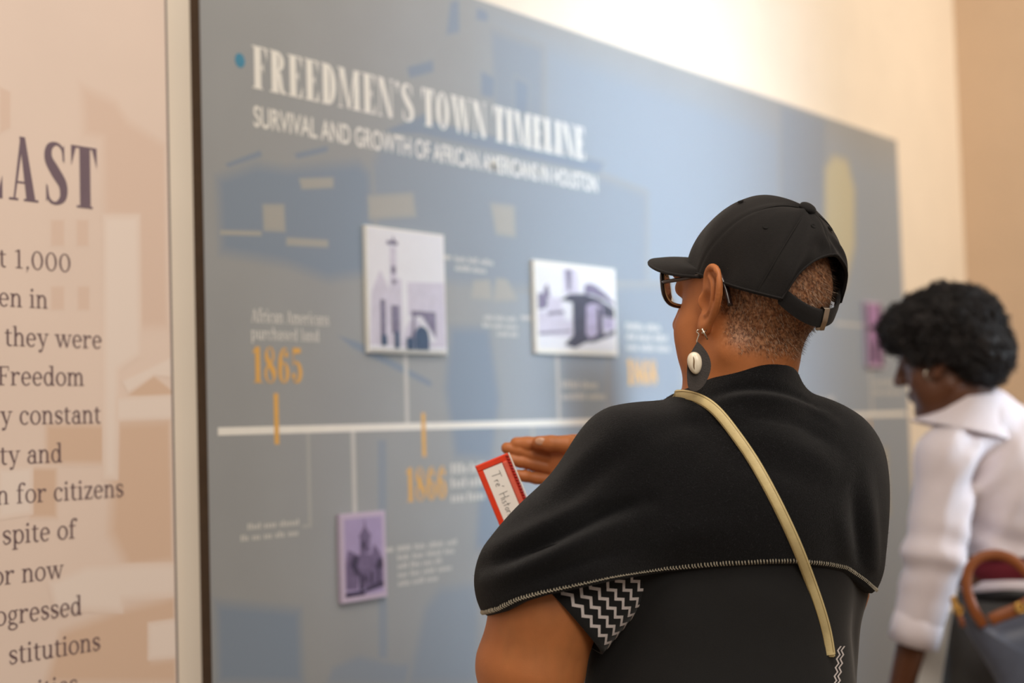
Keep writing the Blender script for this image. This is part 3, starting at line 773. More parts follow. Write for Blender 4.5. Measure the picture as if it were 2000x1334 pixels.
M['trousers'] = mat('black_trousers', srgb(24, 24, 26), .85, noise=.08, scale=100)

def sstep(a, b, x):
    t = np.clip((x-a)/(b-a), 0, 1); return t*t*(3-2*t)

# ================================================================ the woman in the black cap
F1 = Frame(1460, 1.80)
P1 = F1.P
w1 = thing('person', 'person seen from behind in a black cap, glasses and black shawl, one hand raised', 'person', F1.o, F1.rz)
H1 = HeadFrame(P1(1476, 589, 0.0), math.radians(45), math.radians(-2))

# cap frame and size
CAPT = math.radians(19+0)
CF = HeadFrame(P1(1490, 562, -.010), math.radians(45), CAPT)
CR = (.0920, .0755, .105); CPW = 2.35
tilt = math.radians(19)
pole = np.array([-math.sin(tilt), 0, math.cos(tilt)]); e1 = np.array([math.cos(tilt), 0, math.sin(tilt)]); e2 = np.array([0, 1.0, 0])
def under_cap(P, d):
    q = CF.to(P); k = (np.abs(q/np.array(CR, f32))**f32(CPW)).sum(1)**f32(1/CPW)
    e = np.where(q[:, 2] > -.004, (k-f32(.955))*f32(.085), f32(-.05))
    h = H1.to(P); ear = (np.abs(h[:, 1]) > .063) & (np.abs(h[:, 0]) < .045) & (h[:, 2] < .055)
    return np.where(ear & (k > .93), d, np.maximum(d, e))
sh_l, el_l = P1(1225, 900, -.03), P1(1037, 1300, -.05)
mid_l = P1(1068, 1180, -.05)
wr_l = P1(1085, 1095, .20)
sh_r, el_r = P1(1590, 905, .02), P1(1622, 1150, .08)
wr_r = P1(1215, 915, .29)
HZ = .30
nb = P1(1440, 825, .01)
chest, waist, hip = P1(1430, 990, .02), P1(1410, 1290, .02), P1(1410, 1480, .02)
def body_sdf(P):
    d = head_sdf(H1.to(P), neck_to=tuple(H1.to(np.array([P1(1402, 805, .0)], f32))[0]), neck_r=(.045, .048))
    d = under_cap(P, d)
    d = smin(d, ell(P, chest, (.125, .085, .115)), .03)
    d = smin(d, ell(P, waist, (.125, .095, .20)), .06)
    d = smin(d, cap(P, nb, sh_l, .035, .045), .02)
    d = smin(d, cap(P, nb, sh_r, .035, .045), .02)
    d = smin(d, chain(P, [sh_l, mid_l, el_l], [.048, .056, .0625], .03), .03)
    d = smin(d, chain(P, [el_l, P1(1060, 1200, .08), wr_l], [.052, .046, .028], .02), .02)
    d = smin(d, chain(P, [sh_r, el_r], [.048, .044]), .03)
    d = smin(d, chain(P, [el_r, wr_r], [.042, .027]), .02)
    return d
# right hand: palm towards us, fingers pointing along the panel, thumb lying along the forefinger
def hp(u, v, d=0.0): return P1(u, v, HZ+d)
def hand_sdf(P):
    d = chain(P, [wr_r, hp(1140, 902, 0)], [.027, .030])
    d = smin(d, ell(P, hp(1118, 900, .0), (.036, .014, .036)), .016)
    fingers = [([hp(1092, 874), hp(1052, 868), hp(1030, 867), hp(1009, 866)], [.0112, .0106, .0103, .0092]),
               ([hp(1085, 896, .002), hp(1042, 888, .002), hp(1014, 880, .001), hp(990, 875, .0)], [.0108, .0100, .0096, .0084]),
               ([hp(1086, 915, .003), hp(1044, 906, .002), hp(1018, 901, .0), hp(994, 897, -.002)], [.0104, .0096, .0092, .0082]),
               ([hp(1082, 936, .006), hp(1048, 934, .004), hp(1026, 930, .0), hp(1008, 927, -.003)], [.0094, .0086, .0082, .0074])]
    for pts, r in fingers:
        fd = chain(P, [hp(1118, 900, .004)] + pts, [.012] + [q_*.95 for q_ in r], .003)
        d = smin(d, fd, .0012)
    th = chain(P, [hp(1132, 876, -.012), hp(1106, 868, -.020), hp(1076, 866, -.022), hp(1052, 864, -.021)], [.015, .0120, .0108, .0088], .003)
    d = smin(d, th, .005)
    return d
# left hand, closed around the red case
CASE_D = .215
def lh(u, v, d=0.0): return P1(u, v, CASE_D+d)
def lhand_sdf(P):
    d = chain(P, [wr_l, lh(1068, 1060, .0)], [.027, .026], .01)
    d = smin(d, ell(P, lh(1066, 1062, .022), (.030, .012, .030)), .012)
    for i, (du, dv) in enumerate(((-8, -20), (-2, -2), (2, 16), (8, 33))):
        d = smin(d, chain(P, [lh(1052+du*.3, 1034+dv*.6, .024), lh(1030+du*.5, 1050+dv*.8, .022), lh(1016+du*.5, 1054+dv*.8, .006), lh(1030+du*.5, 1056+dv*.8, -.013)], [.0105, .0098, .0094, .0082], .003), .003)
    d = smin(d, chain(P, [lh(1082, 1062, .004), lh(1062, 1050, -.012), lh(1046, 1046, -.014)], [.0135, .0112, .009], .003), .005)
    return d
lo = H1.o
parts = []
parts.append(surface_nets(body_sdf, lo+np.array([-.135, -.14, -.185]), lo+np.array([.135, .14, .14]), .0017))
parts.append(surface_nets(body_sdf, np.minimum(el_l, mid_l)+np.array([-.09, -.09, -.09]), np.maximum(sh_l, el_l)+np.array([.05, .16, .02]), .004))
parts.append(surface_nets(lambda P: smin(smin(body_sdf(P), hand_sdf(P), .012), lhand_sdf(P), .012), np.array([-.30, .15, wr_l[2]-.03]), np.array([-.02, .36, hp(0, 840)[2]]), .002))
parts.append(surface_nets(body_sdf, np.array([-.30, -.16, .95]), np.array([.20, .34, lo[2]-.12]), .012))
V, Q = join_parts(parts)
body = mesh_object('body', V, Q, M['skin'], w1, True)
q = H1.to(V.astype(f32))
nh = smooth_noise(q, 160, 3)*.006
edge = q[:, 2] - (-.062 + .55*np.clip(q[:, 0]+.02, -.02, .08)) + nh
hm = sstep(-.012, .022, edge)*sstep(.012, -.012, q[:, 0] + nh*1.2)*(np.abs(q[:, 1]) < .086)
ear_near = (np.linalg.norm((np.abs(q)*np.array([1, 1, 1]) - np.array([.012, .078, .0]))*np.array([1, 1, .6]), axis=1) < .030) & (np.abs(q[:, 1]) > .071)
hm = np.where(ear_near, 0, hm)*.85
hm[len(parts[0][0]):] = 0
add_attr(body, 'hair', hm)
# short hair strands
sel = np.where(hm[:len(parts[0][0])] > .25)[0]
qs = q[sel]
nrm_src = np.zeros(len(body.data.vertices)*3, f32); body.data.vertices.foreach_get('normal', nrm_src); nrm_src = nrm_src.reshape(-1, 3)
pick = rng.choice(sel, size=min(len(sel), 7000), replace=False)
grey, dark = MB(), MB()
for i in pick:
    p = V[i]; n = nrm_src[i]
    if rng.random() > hm[i]*1.3: continue
    qq = q[i]
    down = -H1.B[:, 2]*1.0 - H1.B[:, 0]*.35 + rng.normal(size=3)*.35
    L = .0035 + .0035*rng.random() + (.004 if qq[2] > -.01 else 0)
    dr = n*.45 + down*.8; dr /= np.linalg.norm(dr)
    sd = np.cross(dr, n); sd /= (np.linalg.norm(sd)+1e-9)
    wv = .00022
    t = p + dr*L + n*.0008
    b = grey if rng.random() < .38 else dark
    b.add([p-sd*wv, p+sd*wv, t], [(0, 1, 2)])
grey.build('grey_hair', M['hair_grey'], w1); dark.build('dark_hair', M['hair_dark'], w1)
# finger and thumb nails
mb = MB()
nb_c = F1.hit(lambda P: hand_sdf(P), 1056, 862, 1.7, 2.4)
o_, d_ = F1.ray(1056, 862)
rr = np.array([1, 0, 0.0]); uu = np.cross(rr, d_)
mb.ellipsoid(nb_c + d_*.0012, (.0078, .0022, .0055), 16, 8)
mb.build('thumb_nail', mat('thumb_nail', srgb(196, 150, 122), .25, noise=.04), w1, True)

# ---- cap
def crown_pt(d):
    r = (np.abs(d/np.array(CR))**CPW).sum(-1)**(-1/CPW); return d*r[..., None]
def rim_u(fx, ly, th):
    """height of the lower edge above the rim plane for each meridian"""
    az = np.arctan2(ly, fx)
    back = np.abs(np.abs(az)-PI)
    op = np.clip(1-(back/.66)**2, 0, 1)**.5
    return .057*op
NT, NA = 288, 44
th = np.linspace(0, 2*PI, NT, endpoint=False)
alo = np.zeros(NT); ahi = np.full(NT, PI*.86)
for _ in range(44):
    am = (alo+ahi)/2
    d = np.cos(am)[:, None]*pole + np.sin(am)[:, None]*(np.cos(th)[:, None]*e1 + np.sin(th)[:, None]*e2)
    p = crown_pt(d); above = p[:, 2] > rim_u(p[:, 0], p[:, 1], th)
    alo = np.where(above, am, alo); ahi = np.where(above, ahi, am)
amax = (alo+ahi)/2
G = np.zeros((NA+1, NT, 3))
for i in range(NA+1):
    a = amax*(.012+.988*i/NA)
    d = np.cos(a)[:, None]*pole + np.sin(a)[:, None]*(np.cos(th)[:, None]*e1 + np.sin(th)[:, None]*e2)
    p = crown_pt(d)
    seam = np.min([np.abs((th-k*PI/3+PI) % (2*PI)-PI) for k in range(6)], axis=0)*np.sin(a)
    p = p*(1 - (.006*np.exp(-(seam/.016)**2))[:, None] + (.006*np.exp(-((seam-.05)/.05)**2))[:, None])
    wr = .0022*np.sin(9*th+2.1*np.sin(5*i/NA))*np.exp(-((i/NA-.85)/.25)**2) + .0016*np.sin(4*th+6*i/NA)
    p = p*(1+wr[:, None]/.1)
    G[i] = CF.out(p)
mb = MB(); mb.grid(G, closed=True)
# folded edge and inner face of the crown
inner = np.array([CF.o + (G[i]-CF.o)*.978 for i in range(NA, NA-16, -1)])
mb.grid(np.concatenate([G[-1:][...], inner]), closed=True)
capo = mb.build('cap', M['cap'], w1, True)
def crown_at(t_, a_frac, lift=0.0):
    a = np.interp(t_ % (2*PI), np.append(th, 2*PI), np.append(amax, amax[0]))*a_frac
    d = math.cos(a)*pole + math.sin(a)*(math.cos(t_)*e1 + math.sin(t_)*e2)
    p = crown_pt(d[None])[0]; return CF.out(p*(1+lift/.1))
mb = MB(); c = crown_at(0, 0.0); mb.ellipsoid(c + CF.B @ pole*.002, (.0105, .0105, .0055), 18, 10, R=np.stack([CF.B @ e1, CF.B @ e2, CF.B @ pole], 1))
mb.build('button', M['cap'], capo, True)
for k, fr in ((1.5, .40), (2.5, .40), (.5, .40), (3.5, .4), (4.5, .4), (5.5, .4)):
    c = crown_at(k*PI/3, fr); n = (c-CF.o)/np.linalg.norm(c-CF.o)
    a = np.cross(n, [0, 0, 1.0]); a /= np.linalg.norm(a); b = np.cross(n, a)
    mb = MB(); ringp = [c + n*.0004 + (a*math.cos(2*PI*j/16)+b*math.sin(2*PI*j/16))*.0028 for j in range(17)]
    mb.tube(ringp, .0009, 6, caps=False)
    mb.add([c + n*.0006 + (a*math.cos(2*PI*j/12)+b*math.sin(2*PI*j/12))*.0021 for j in range(12)], [tuple(range(12))])
    mb.build('eyelet', mat('eyelet_dark', srgb(14, 13, 13), .9), capo, True)
# stitched hem round the opening and lower edge
mb = MB(); mb.tube([CF.o + (p-CF.o)*1.004 for p in list(G[-2])+[G[-2][0]]], .0012, 6, caps=False); mb.build('edge_binding', M['cap'], capo, True)
mb = MB()
for k in (0, 1, 2, 3, 4, 5):
    pts = [crown_at(k*PI/3, f, -.0006) for f in np.linspace(.06, .99, 26)]
    mb.tube(pts, .0007, 5)
mb.build('seam', mat('seam_thread', srgb(24, 22, 21), .9), capo, True)
# brim
def rim_point(az):
    d = np.array([math.cos(az), math.sin(az), .0]); return crown_pt(d[None])[0]
NS, NB = 41, 14
def brim_pt(s, t, dz=0.0):
    az = s*math.radians(62); root = rim_point(az)*np.array([.985, .985, 1])
    ext = .062*math.sqrt(max(0, 1-abs(s)**2.6))
    drop = math.tan(math.radians(11))
    p = root + np.array([ext*t, .010*s*t*math.sqrt(max(0, 1-abs(s)**3)), 0])
    p[2] += .010 - drop*ext*t - 2.0*(p[1]**2)*(.35+.65*t) + .010*t*(1-t)
    p[2] += dz
    return CF.out(p)
mb = MB()
up_ = np.array([[brim_pt(s, t, .0016) for s in np.linspace(-1, 1, NS)] for t in np.linspace(0, 1, NB)])
dn_ = np.array([[brim_pt(s, t, -.0016) for s in np.linspace(-1, 1, NS)] for t in np.linspace(0, 1, NB)])
mb.grid(up_[::-1]); mb.grid(dn_)
rimp = [ (up_[-1][j]+dn_[-1][j])/2 for j in range(NS)]
mb.tube(rimp, .0019, 8)
mb.build('brim', M['cap'], capo, True)
# strap and buckle across the opening
def strap_ring(az, u, off):
    dr = max(0, 1-((az-PI)/.72)**2); u = u - .020*dr; off = off - .035*dr; p = rim_point(az); return CF.out(np.array([p[0]*off, p[1]*off, u]))
azs = np.linspace(PI-.72, PI+.72, 30)
mb = MB()
mb.grid([[strap_ring(a, u, off) for a in azs] for (u, off) in ((-.004, .985), (.006, 1.0), (.014, 1.0), (.017, .985), (.014, .965), (-.002, .96), (-.004, .985))])
mb.build('strap', M['cap'], capo, True)
mb = MB()
bz = np.linspace(PI-.035, PI+.075, 5)
mb.grid([[strap_ring(a, u, off) for a in bz] for (u, off) in ((-.008, .975), (-.007, 1.02), (.004, 1.035), (.018, 1.03), (.020, .975), (.018, .96), (-.007, .96), (-.008, .975))])
mb.build('buckle', M['metal'], capo, True)

# ---- glasses
def glasses(HF, parent):
    g = MB()
    def lens_outline(side, k=1.0, f0=.094):
        pts = []
        for j in range(40):
            a = 2*PI*j/40
            ca, sa = math.cos(a), math.sin(a)
            x = .0275*k*np.sign(ca)*abs(ca)**.75; z = .0235*k*np.sign(sa)*abs(sa)**.75
            l = .0335 + x; f = f0 - 2.2*max(0, l-.02)**2*1.4 - .10*(z)*0
            pts.append(np.array([f, side*l, +.028+z+(.003*x/.03)]))
        return pts
    fr = None
    for s in (1, -1):
        o1 = [HF.out(p) for p in lens_outline(s)]; g.tube(o1+[o1[0], o1[1]], .0026, 8, caps=False)
    pts = catmull([HF.out((.093, l, .037+.004*(1-abs(l)/.009))) for l in (-.009, 0, .009)], 5); g.tube(pts, .0024, 8)
    fr = g.build('eyeglasses', M['frame'], parent, True)
    for s in (1, -1):
        t = MB()
        pts = catmull([HF.out(p) for p in ((.086, s*.0605, .031), (.074, s*.068, .030), (.040, s*.0700, .030), (.010, s*.0715, .032), (-.006, s*.0745, .030), (-.014, s*.0745, .012), (-.018, s*.0735, -.010))], 6)
        t.tube(pts, [.0040]*len(pts), 8, flat=.6); t.build('temple', M['frame'], fr, True)
        li = MB(); o1 = [HF.out(p) for p in lens_outline(s, .965, .0965)]; c = sum(o1)/len(o1)
        li.tube([HF.out(p) for p in lens_outline(s, .95, .0922)]+[HF.out(lens_outline(s, .95, .0922)[0])], .0016, 6, caps=False)
        li.build('inner_rim', M['frame_in'], fr, True)
        ln = MB(); a = [HF.out(p) for p in lens_outline(s, .97, .0942)]; b = [HF.out(p) for p in lens_outline(s, .97, .0928)]
        n = len(a); ca_, cb_ = sum(a)/n, sum(b)/n
        ln.add(a+b+[ca_, cb_], [(i, (i+1) % n, 2*n) for i in range(n)] + [(n+(i+1) % n, n+i, 2*n+1) for i in range(n)] + [(i, n+i, n+(i+1) % n, (i+1) % n) for i in range(n)])
        ln.build('lens', M['lens'], fr, True)
    return fr
glasses(H1, w1)

# ---- earrings
def earring():
    lobe = P1(1366, 648, -.055)
    lobe = F1.hit(body_sdf, 1372, 640, 1.4, 2.2)
    dz = F1.ray(1365, 660)[1]
    dep = lobe - dz*.012
    Zl = float(dep[1])
    def e(u, v, dd=0.0): 
        p = P1(u, v, 0); d = Zl + dd - p[1]
        return P1(u, v, d)
    w = MB(); w.tube(catmull([e(1371, 642, .010), e(1364, 644, .0), e(1361, 648), e(1365, 653), e(1363, 660), e(1361, 667), e(1364, 671)], 6), .0008, 6)
    hook = w.build('earring', M['silver'], w1, True)
    lf = MB()
    out = catmull([e(*p) for p in ((1362,667),(1352,684),(1344,700),(1342,718),(1342,740),(1345,758),(1358,764),(1372,756),(1382,740),(1388,722),(1388,706),(1382,690),(1370,674),(1362,667))], 4)
    n = len(out); th_ = dz*.0011; c = sum(out)/n
    lf.add([p-th_ for p in out]+[p+th_ for p in out]+[c-th_, c+th_], [((i+1) % n, i, 2*n) for i in range(n)] + [(n+i, n+(i+1) % n, 2*n+1) for i in range(n)] + [(i, (i+1) % n, n+(i+1) % n, n+i) for i in range(n)])
    lf.build('leather_drop', M['leather_dark'], hook)
    sh = MB(); sc = e(1357, 709) - dz*.0045
    Rm = np.stack([np.array([1, 0, .1]), np.array([0, 1, 0]), np.array([-.1, 0, 1])], 1)
    vv = MB(); vv.ellipsoid((0, 0, 0), (.0082, .0062, .0126), 22, 14)
    pts = []
    for p in vv.v:
        p = np.array(p); k = 1 + .14*(p[2]/.0126); p[0] *= k
        if p[1] < 0: p[1] += .0022*math.exp(-(p[0]/.0012)**2)*(1-(p[2]/.0126)**2)
        pts.append(sc + Rm @ p)
    sh.add(pts, vv.f); sh.build('cowrie_shell', M['shell'], hook, True)
    sl = MB(); sl.tube([sc + Rm @ np.array([-.0016+.0006*math.sin(t*3), -.0054+.002*t*t, t*.0085]) for t in np.linspace(-1, 1, 11)], [.0001, .0006, .0008, .0009, .0010, .0010, .0010, .0009, .0008, .0006, .0001], 6)
    sl.build('shell_slit', M['shell_slit'], hook, True)
    cr = MB(); a, b = e(1371, 642, .004), e(1382, 663, .006); cr.tube([a, (a+b)/2, b], .0011, 6)
    a, b = e(1371, 651, .004), e(1380, 645, .006); cr.tube([a, b], .0010, 6)
    cr.build('cross_stud', M['silver'], hook, True)
earring()

# ---- shawl: a sheet draped over neck, shoulders and upper arms
S_l, S_le = P1(1230, 900, -.035), P1(1046, 1138, -.060)
S_r, S_re = P1(1600, 912, .02), P1(1622, 1100, .035)
S_c, S_n = P1(1425, 990, .02), P1(1470, 815, .01)
NK_A, NK_B, NK_C = P1(1452, 815, .0), P1(1472, 700, .0), P1(1470, 734, .0)
NK_N = np.array([0, .33, .944], f32)
def shawl_sdf(P, folds=True):
    d = ell(P, S_c, (.172, .135, .136))
    d = smin(d, cap(P, S_n, S_l, .030, .054), .03)
    d = smin(d, cap(P, P1(1500, 832, .01), S_r, .046, .060), .04)
    d = smin(d, cap(P, S_l, S_le, .054, .068), .05)
    d = smin(d, cap(P, S_r, S_re, .060, .058), .06)
    d = smin(d, cap(P, P1(1120, 1115, -.060), P1(1240, 1035, -.03), .076, .07), .05)
    d = smin(d, cap(P, P1(1338, 818, .05), P1(1430, 800, .02), .032, .040), .02)
    nk = cap(P, NK_A, NK_B, .080, .0505)
    nk = smax(nk, (P-NK_C.astype(f32)) @ NK_N, .007)
    d = smin(d, nk, .022)
    if folds: d = d - .0016*smooth_noise(P, 26, 5)
    return d
FOLDS = []
def fold(path, amp, w):
    pts = [F1.hit(lambda P: shawl_sdf(P, False), u, v) for u, v in catmull(path, 4)]; FOLDS.append((np.array(pts), amp, w))
for f_ in ([[(946,1106),(1010,1084),(1090,1048),(1180,1005),(1265,978)], -.015, .010], [[(948,1082),(1010,1058),(1090,1022),(1170,978)], .009, .016],
           [[(946,1128),(1010,1110),(1090,1078),(1170,1040),(1260,1010)], .009, .013], [[(975,1168),(1060,1130),(1150,1095),(1260,1070)], -.005, .010],
           [[(1400,772),(1445,760),(1500,760),(1550,772),(1590,795)], -.007, .007], [[(1395,786),(1445,775),(1505,776),(1570,792),(1630,825)], .006, .010],
           [[(1440,822),(1500,818),(1560,830),(1640,875)], -.004, .010], [[(1430,850),(1500,858),(1570,880),(1650,930)], .005, .016], [[(1440,905),(1520,915),(1600,950)], -.003, .014],
           [[(1692,930),(1700,1010),(1704,1090),(1704,1130)], .007, .014], [[(1668,960),(1678,1040),(1684,1110)], -.006, .010], [[(1640,1000),(1652,1060),(1660,1098)], .004, .012],
           [[(1090,1000),(1160,930),(1240,870)], -.005, .014], [[(1060,980),(1130,905),(1200,850)], .004, .016], [[(1230,1080),(1330,1040),(1440,1030)], .004, .018],
           [[(1260,860),(1330,830),(1400,830)], -.003, .012]): fold(*f_)
def fold_height(P):
    out = np.zeros(len(P))
    for pts, amp, w in FOLDS:
        best = np.full(len(P), 9.0); tb = np.zeros(len(P)); n = len(pts)-1
        for i in range(n):
            a, ab = pts[i], pts[i+1]-pts[i]
            t = np.clip(((P-a) @ ab)/(ab @ ab + 1e-12), 0, 1); d = np.linalg.norm(P-(a+t[:, None]*ab), axis=1)
            m = d < best; best = np.where(m, d, best); tb = np.where(m, (i+t)/n, tb)
        out += amp*np.exp(-(best/w)**2)*np.sin(PI*np.clip(tb, .04, .96))**.6
    return out
hem_tab = [(900,1200),(945,1196),(970,1190),(1010,1170),(1060,1156),(1090,1150),(1200,1126),(1300,1110),(1400,1101),(1500,1096),(1560,1095),(1620,1101),(1655,1108),(1690,1132),(1712,1152),(1760,1160)]
hx = np.array([P1(u, v, 0)[0] for u, v in hem_tab]); hz = np.array([P1(u, v, 0)[2] for u, v in hem_tab])
O_s = P1(1400, 1000, .01)
NTH, NPH = 280, 130
TH = np.linspace(0, 2*PI, NTH, endpoint=False)
def ray_r(dirs):
    """outermost radius of the shawl from O_s along each direction"""
    n = len(dirs); r = np.full(n, .55, f32); dirs = dirs.astype(f32); o = O_s.astype(f32)
    for _ in range(60):
        d = shawl_sdf(o + r[:, None]*dirs); r = np.maximum(r - np.maximum(d, -.01)*.8, .02)
    return r
def dir_of(thv, phv): return np.stack([np.cos(thv)*np.sin(phv), np.sin(thv)*np.sin(phv), np.cos(phv)], 1)
ph_lo = np.full(NTH, .62); ph_hi = np.full(NTH, 2.6)
for _ in range(18):
    pm = (ph_lo+ph_hi)/2; d = dir_of(TH, pm); p = O_s + ray_r(d)[:, None]*d
    pu, pv = F1.project(p); above = pv < np.interp(pu, [h[0] for h in hem_tab], [h[1] for h in hem_tab])
    ph_lo = np.where(above, pm, ph_lo); ph_hi = np.where(above, ph_hi, pm)
ph_max = (ph_lo+ph_hi)/2
nd = (NK_C - O_s); nd_th = math.atan2(nd[1], nd[0]); nd_ph = math.acos(nd[2]/np.linalg.norm(nd))
ndv = nd/np.linalg.norm(nd)
rows = []
for i in range(NPH+1):
    t = i/NPH
    end = dir_of(TH, ph_max)
    # start directions: a small cone round the neck
    t1 = np.cross(ndv, [0, 1.0, 0]); t1 /= np.linalg.norm(t1); t2 = np.cross(ndv, t1)
    az = np.arctan2(end @ t2, end @ t1)
    start = ndv*math.cos(.19) + math.sin(.19)*(np.cos(az)[:, None]*t1 + np.sin(az)[:, None]*t2)
    om = np.arccos(np.clip((start*end).sum(1), -1, 1)); tt = t**1.25
    d = (np.sin((1-tt)*om)[:, None]*start + np.sin(tt*om)[:, None]*end)/np.sin(om)[:, None]
    d /= np.linalg.norm(d, axis=1)[:, None]
    rows.append(O_s + ray_r(d)[:, None]*d)
G = np.array(rows)
du = np.roll(G, -1, 1)-np.roll(G, 1, 1); dv = np.gradient(G, axis=0); nr = np.cross(du, dv); nr /= (np.linalg.norm(nr, axis=2)[..., None]+1e-9)
if ((nr*(G-O_s)).sum(2)).mean() < 0: nr = -nr
fh = fold_height(G.reshape(-1, 3)).reshape(G.shape[:2])*np.clip((NPH-np.arange(NPH+1))/6, .25, 1)[:, None]
G = G + nr*fh[..., None]
hem_ring = G[-1].copy()
# hem with thickness, turned in
cen = G[-1].mean(0)
turn = []
for k, (kin, dz) in enumerate(((.006, -.004), (.014, -.003), (.016, .010), (.016, .05))):
    r = hem_ring - cen; r[:, 2] = 0; r = r/np.linalg.norm(r, axis=1)[:, None]
    turn.append(hem_ring - r*kin + np.array([0, 0, dz]))
G2 = np.concatenate([G, np.array(turn)])
mb = MB(); mb.grid(G2[:, ::-1], closed=True)
shawl = mb.build('shawl', M['shawl'], w1, True)
# pale overlock stitches along the hem
st = MB()
cum = np.cumsum(np.r_[0, np.linalg.norm(np.diff(np.vstack([hem_ring, hem_ring[:1]]), axis=0), axis=1)])
N = int(cum[-1]/.0034)
loop = np.vstack([hem_ring, hem_ring[:1]])
for j in range(N):
    s = cum[-1]*(j+.5*random.random()*.4)/N
    p = np.array([np.interp(s, cum, loop[:, i]) for i in range(3)]); p2 = np.array([np.interp(min(s+.002, cum[-1]), cum, loop[:, i]) for i in range(3)])
    t = (p2-p)/(np.linalg.norm(p2-p)+1e-9)
    r = p - cen; r[2] = 0; r /= np.linalg.norm(r)
    up = np.cross(r, t); up *= np.sign(up[2])
    a = p + r*.0008 + up*(.0016+.0010*random.random()) ; b = p - r*.0006 - up*.0026 + t*.0010
    st.tube([a, p+r*.0015-up*.0006, b], .00055, 4, caps=False)
st.build('hem_stitching', M['thread'], shawl)
# wool fuzz standing off the surface
fz = MB()
flat = G.reshape(-1, 3)
nr = np.zeros((NPH+1, NTH, 3))
du = np.roll(G, -1, 1)-np.roll(G, 1, 1); dv = np.gradient(G, axis=0); nr = np.cross(du, dv); nr /= (np.linalg.norm(nr, axis=2)[..., None]+1e-9)
if ((nr*(G-O_s)).sum(2)).mean() < 0: nr = -nr
for _ in range(9000):
    i = rng.integers(0, NPH); j = rng.integers(0, NTH)
    if G[i, j, 1] > .12: continue
    a, b = rng.random(2); p = G[i, j]*(1-a) + G[i+1, j]*a; p = p + (G[i, (j+1) % NTH]-G[i, j])*b; n = nr[i, j]
    dr = n*(.35+.5*rng.random()) + rng.normal(size=3)*.7; dr /= np.linalg.norm(dr)
    if dr @ n < .1: dr = dr + n*.5
    L = .0012+.0022*rng.random(); s = np.cross(dr, n); s /= np.linalg.norm(s)+1e-9
    fz.add([p-s*.00012, p+s*.00012, p+dr*L], [(0, 1, 2)])
fz.build('wool_fuzz', mat('wool_fuzz', srgb(52, 53, 57), .9), shawl)

# ---- black top, sleeves, trousers, shoes
def top_sdf(P):
    d = ell(P, P1(1425, 1010, .02), (.150, .112, .19))
    d = smin(d, ell(P, P1(1408, 1290, .02), (.149, .120, .24)), .06)
    d = smin(d, ell(P, P1(1408, 1470, .02), (.158, .130, .16)), .06)
    d = smin(d, cap(P, P1(1622, 1080, .05), P1(1634, 1345, .05), .054, .014), .03)
    d = smin(d, cap(P, P1(1250, 990, -.01), P1(1180, 1060, -.02), .07, .062), .04)
    d = smin(d, cap(P, P1(1230, 1150, .0), P1(1208, 1400, .0), .034, .034), .03)
    x, z = P[:, 0], P[:, 2]
    d = d - .0035*np.sin(46*x + 18*z + 2*np.sin(9*z)).astype(f32)*np.exp(-((x+.12)/.10)**2).astype(f32) - .0022*smooth_noise(P, 22, 9)
    d = smax(d, P[:, 2]-f32(P1(1400, 960)[2]), .01)
    d = smax(d, f32(P1(1400, 1620)[2])-P[:, 2], .004)
    return d
V, Q = surface_nets(top_sdf, np.array([-.30, -.20, P1(1400, 1640)[2]]), np.array([.22, .24, P1(1400, 940)[2]]), .006)
top = mesh_object('top', V, Q, M['top'], w1, True)
# left sleeve with woven zigzag border
c0, c1 = P1(1092, 1190, -.046), P1(1203, 1083, -.03)
axs = (c1-c0)/np.linalg.norm(c1-c0); L_s = np.linalg.norm(c1-c0)
s1 = np.cross(axs, [0, 1.0, 0]); s1 /= np.linalg.norm(s1); s2 = np.cross(axs, s1)
def sleeve_pt(a, t, off=0.0):
    r = .0700 - .010*t + .0020*math.sin(5*a+1) + off
    return c0 + axs*t*L_s + r*(math.cos(a)*s1 + math.sin(a)*s2)
mb = MB()
mb.grid([[sleeve_pt(a, t) for a in np.linspace(0, 2*PI, 72, endpoint=False)] for t in np.linspace(1, 0, 16)] + [[sleeve_pt(a, t, -.003) for a in np.linspace(0, 2*PI, 72, endpoint=False)] for t in np.linspace(0, 1, 5)], closed=True)
slv = mb.build('sleeve', M['top'], w1, True)
mb = MB()
zz = []
n_per = 26
for k in range(6):
    t0 = (.012 + .0135*k)/L_s
    pts_o, pts_i = [], []
    steps = n_per*8
    for j in range(steps+1):
        a = 2*PI*j/steps; ph = (j/8.0) % 1.0
        tri = 4*abs(ph-.5)-1
        tt = t0 + .0032*tri/L_s
        pts_o.append(sleeve_pt(a, tt+.0022/L_s, .0006)); pts_i.append(sleeve_pt(a, tt-.0022/L_s, .0006))
    mb.grid([pts_o, pts_i])
zo = mb.build('zigzag_stripe', M['zigzag'], slv)
# right sleeve border, a glimpse of it beyond the back
mb = MB()
for k in range(2):
    L, Rr = [], []
    for j in range(29):
        v = 1262 + j*4.2; ph = (j/4.0) % 1.0; tri = 4*abs(ph-.5)-1
        for lst, off in ((L, -1.6), (Rr, 1.6)):
            p = F1.hit(top_sdf, 1640+k*7+2.6*tri+off-(v-1262)*.13, v, 1.4, 2.2); lst.append(p - F1.ray(1640, v)[1]*.0012)
    mb.grid([L, Rr])
mb.build('zigzag_stripe', M['zigzag'], top)
hipz = P1(1408, 1500)[2]
def trouser_sdf(P):
    d = ell(P, P1(1408, 1490, .02), (.150, .122, .15))
    for s, y in ((-1, -.02), (1, .05)):
        x = P1(1408, 1500)[0] + s*.075
        d = smin(d, chain(P, [(x, y, hipz-.02), (x+s*.01, y, .50), (x+s*.015, y, .07)], [.088, .066, .060]), .03)
    return smax(d, P[:, 2]-f32(hipz+.09), .01)
V, Q = surface_nets(trouser_sdf, np.array([-.35, -.20, .0]), np.array([.25, .24, hipz+.12]), .012)
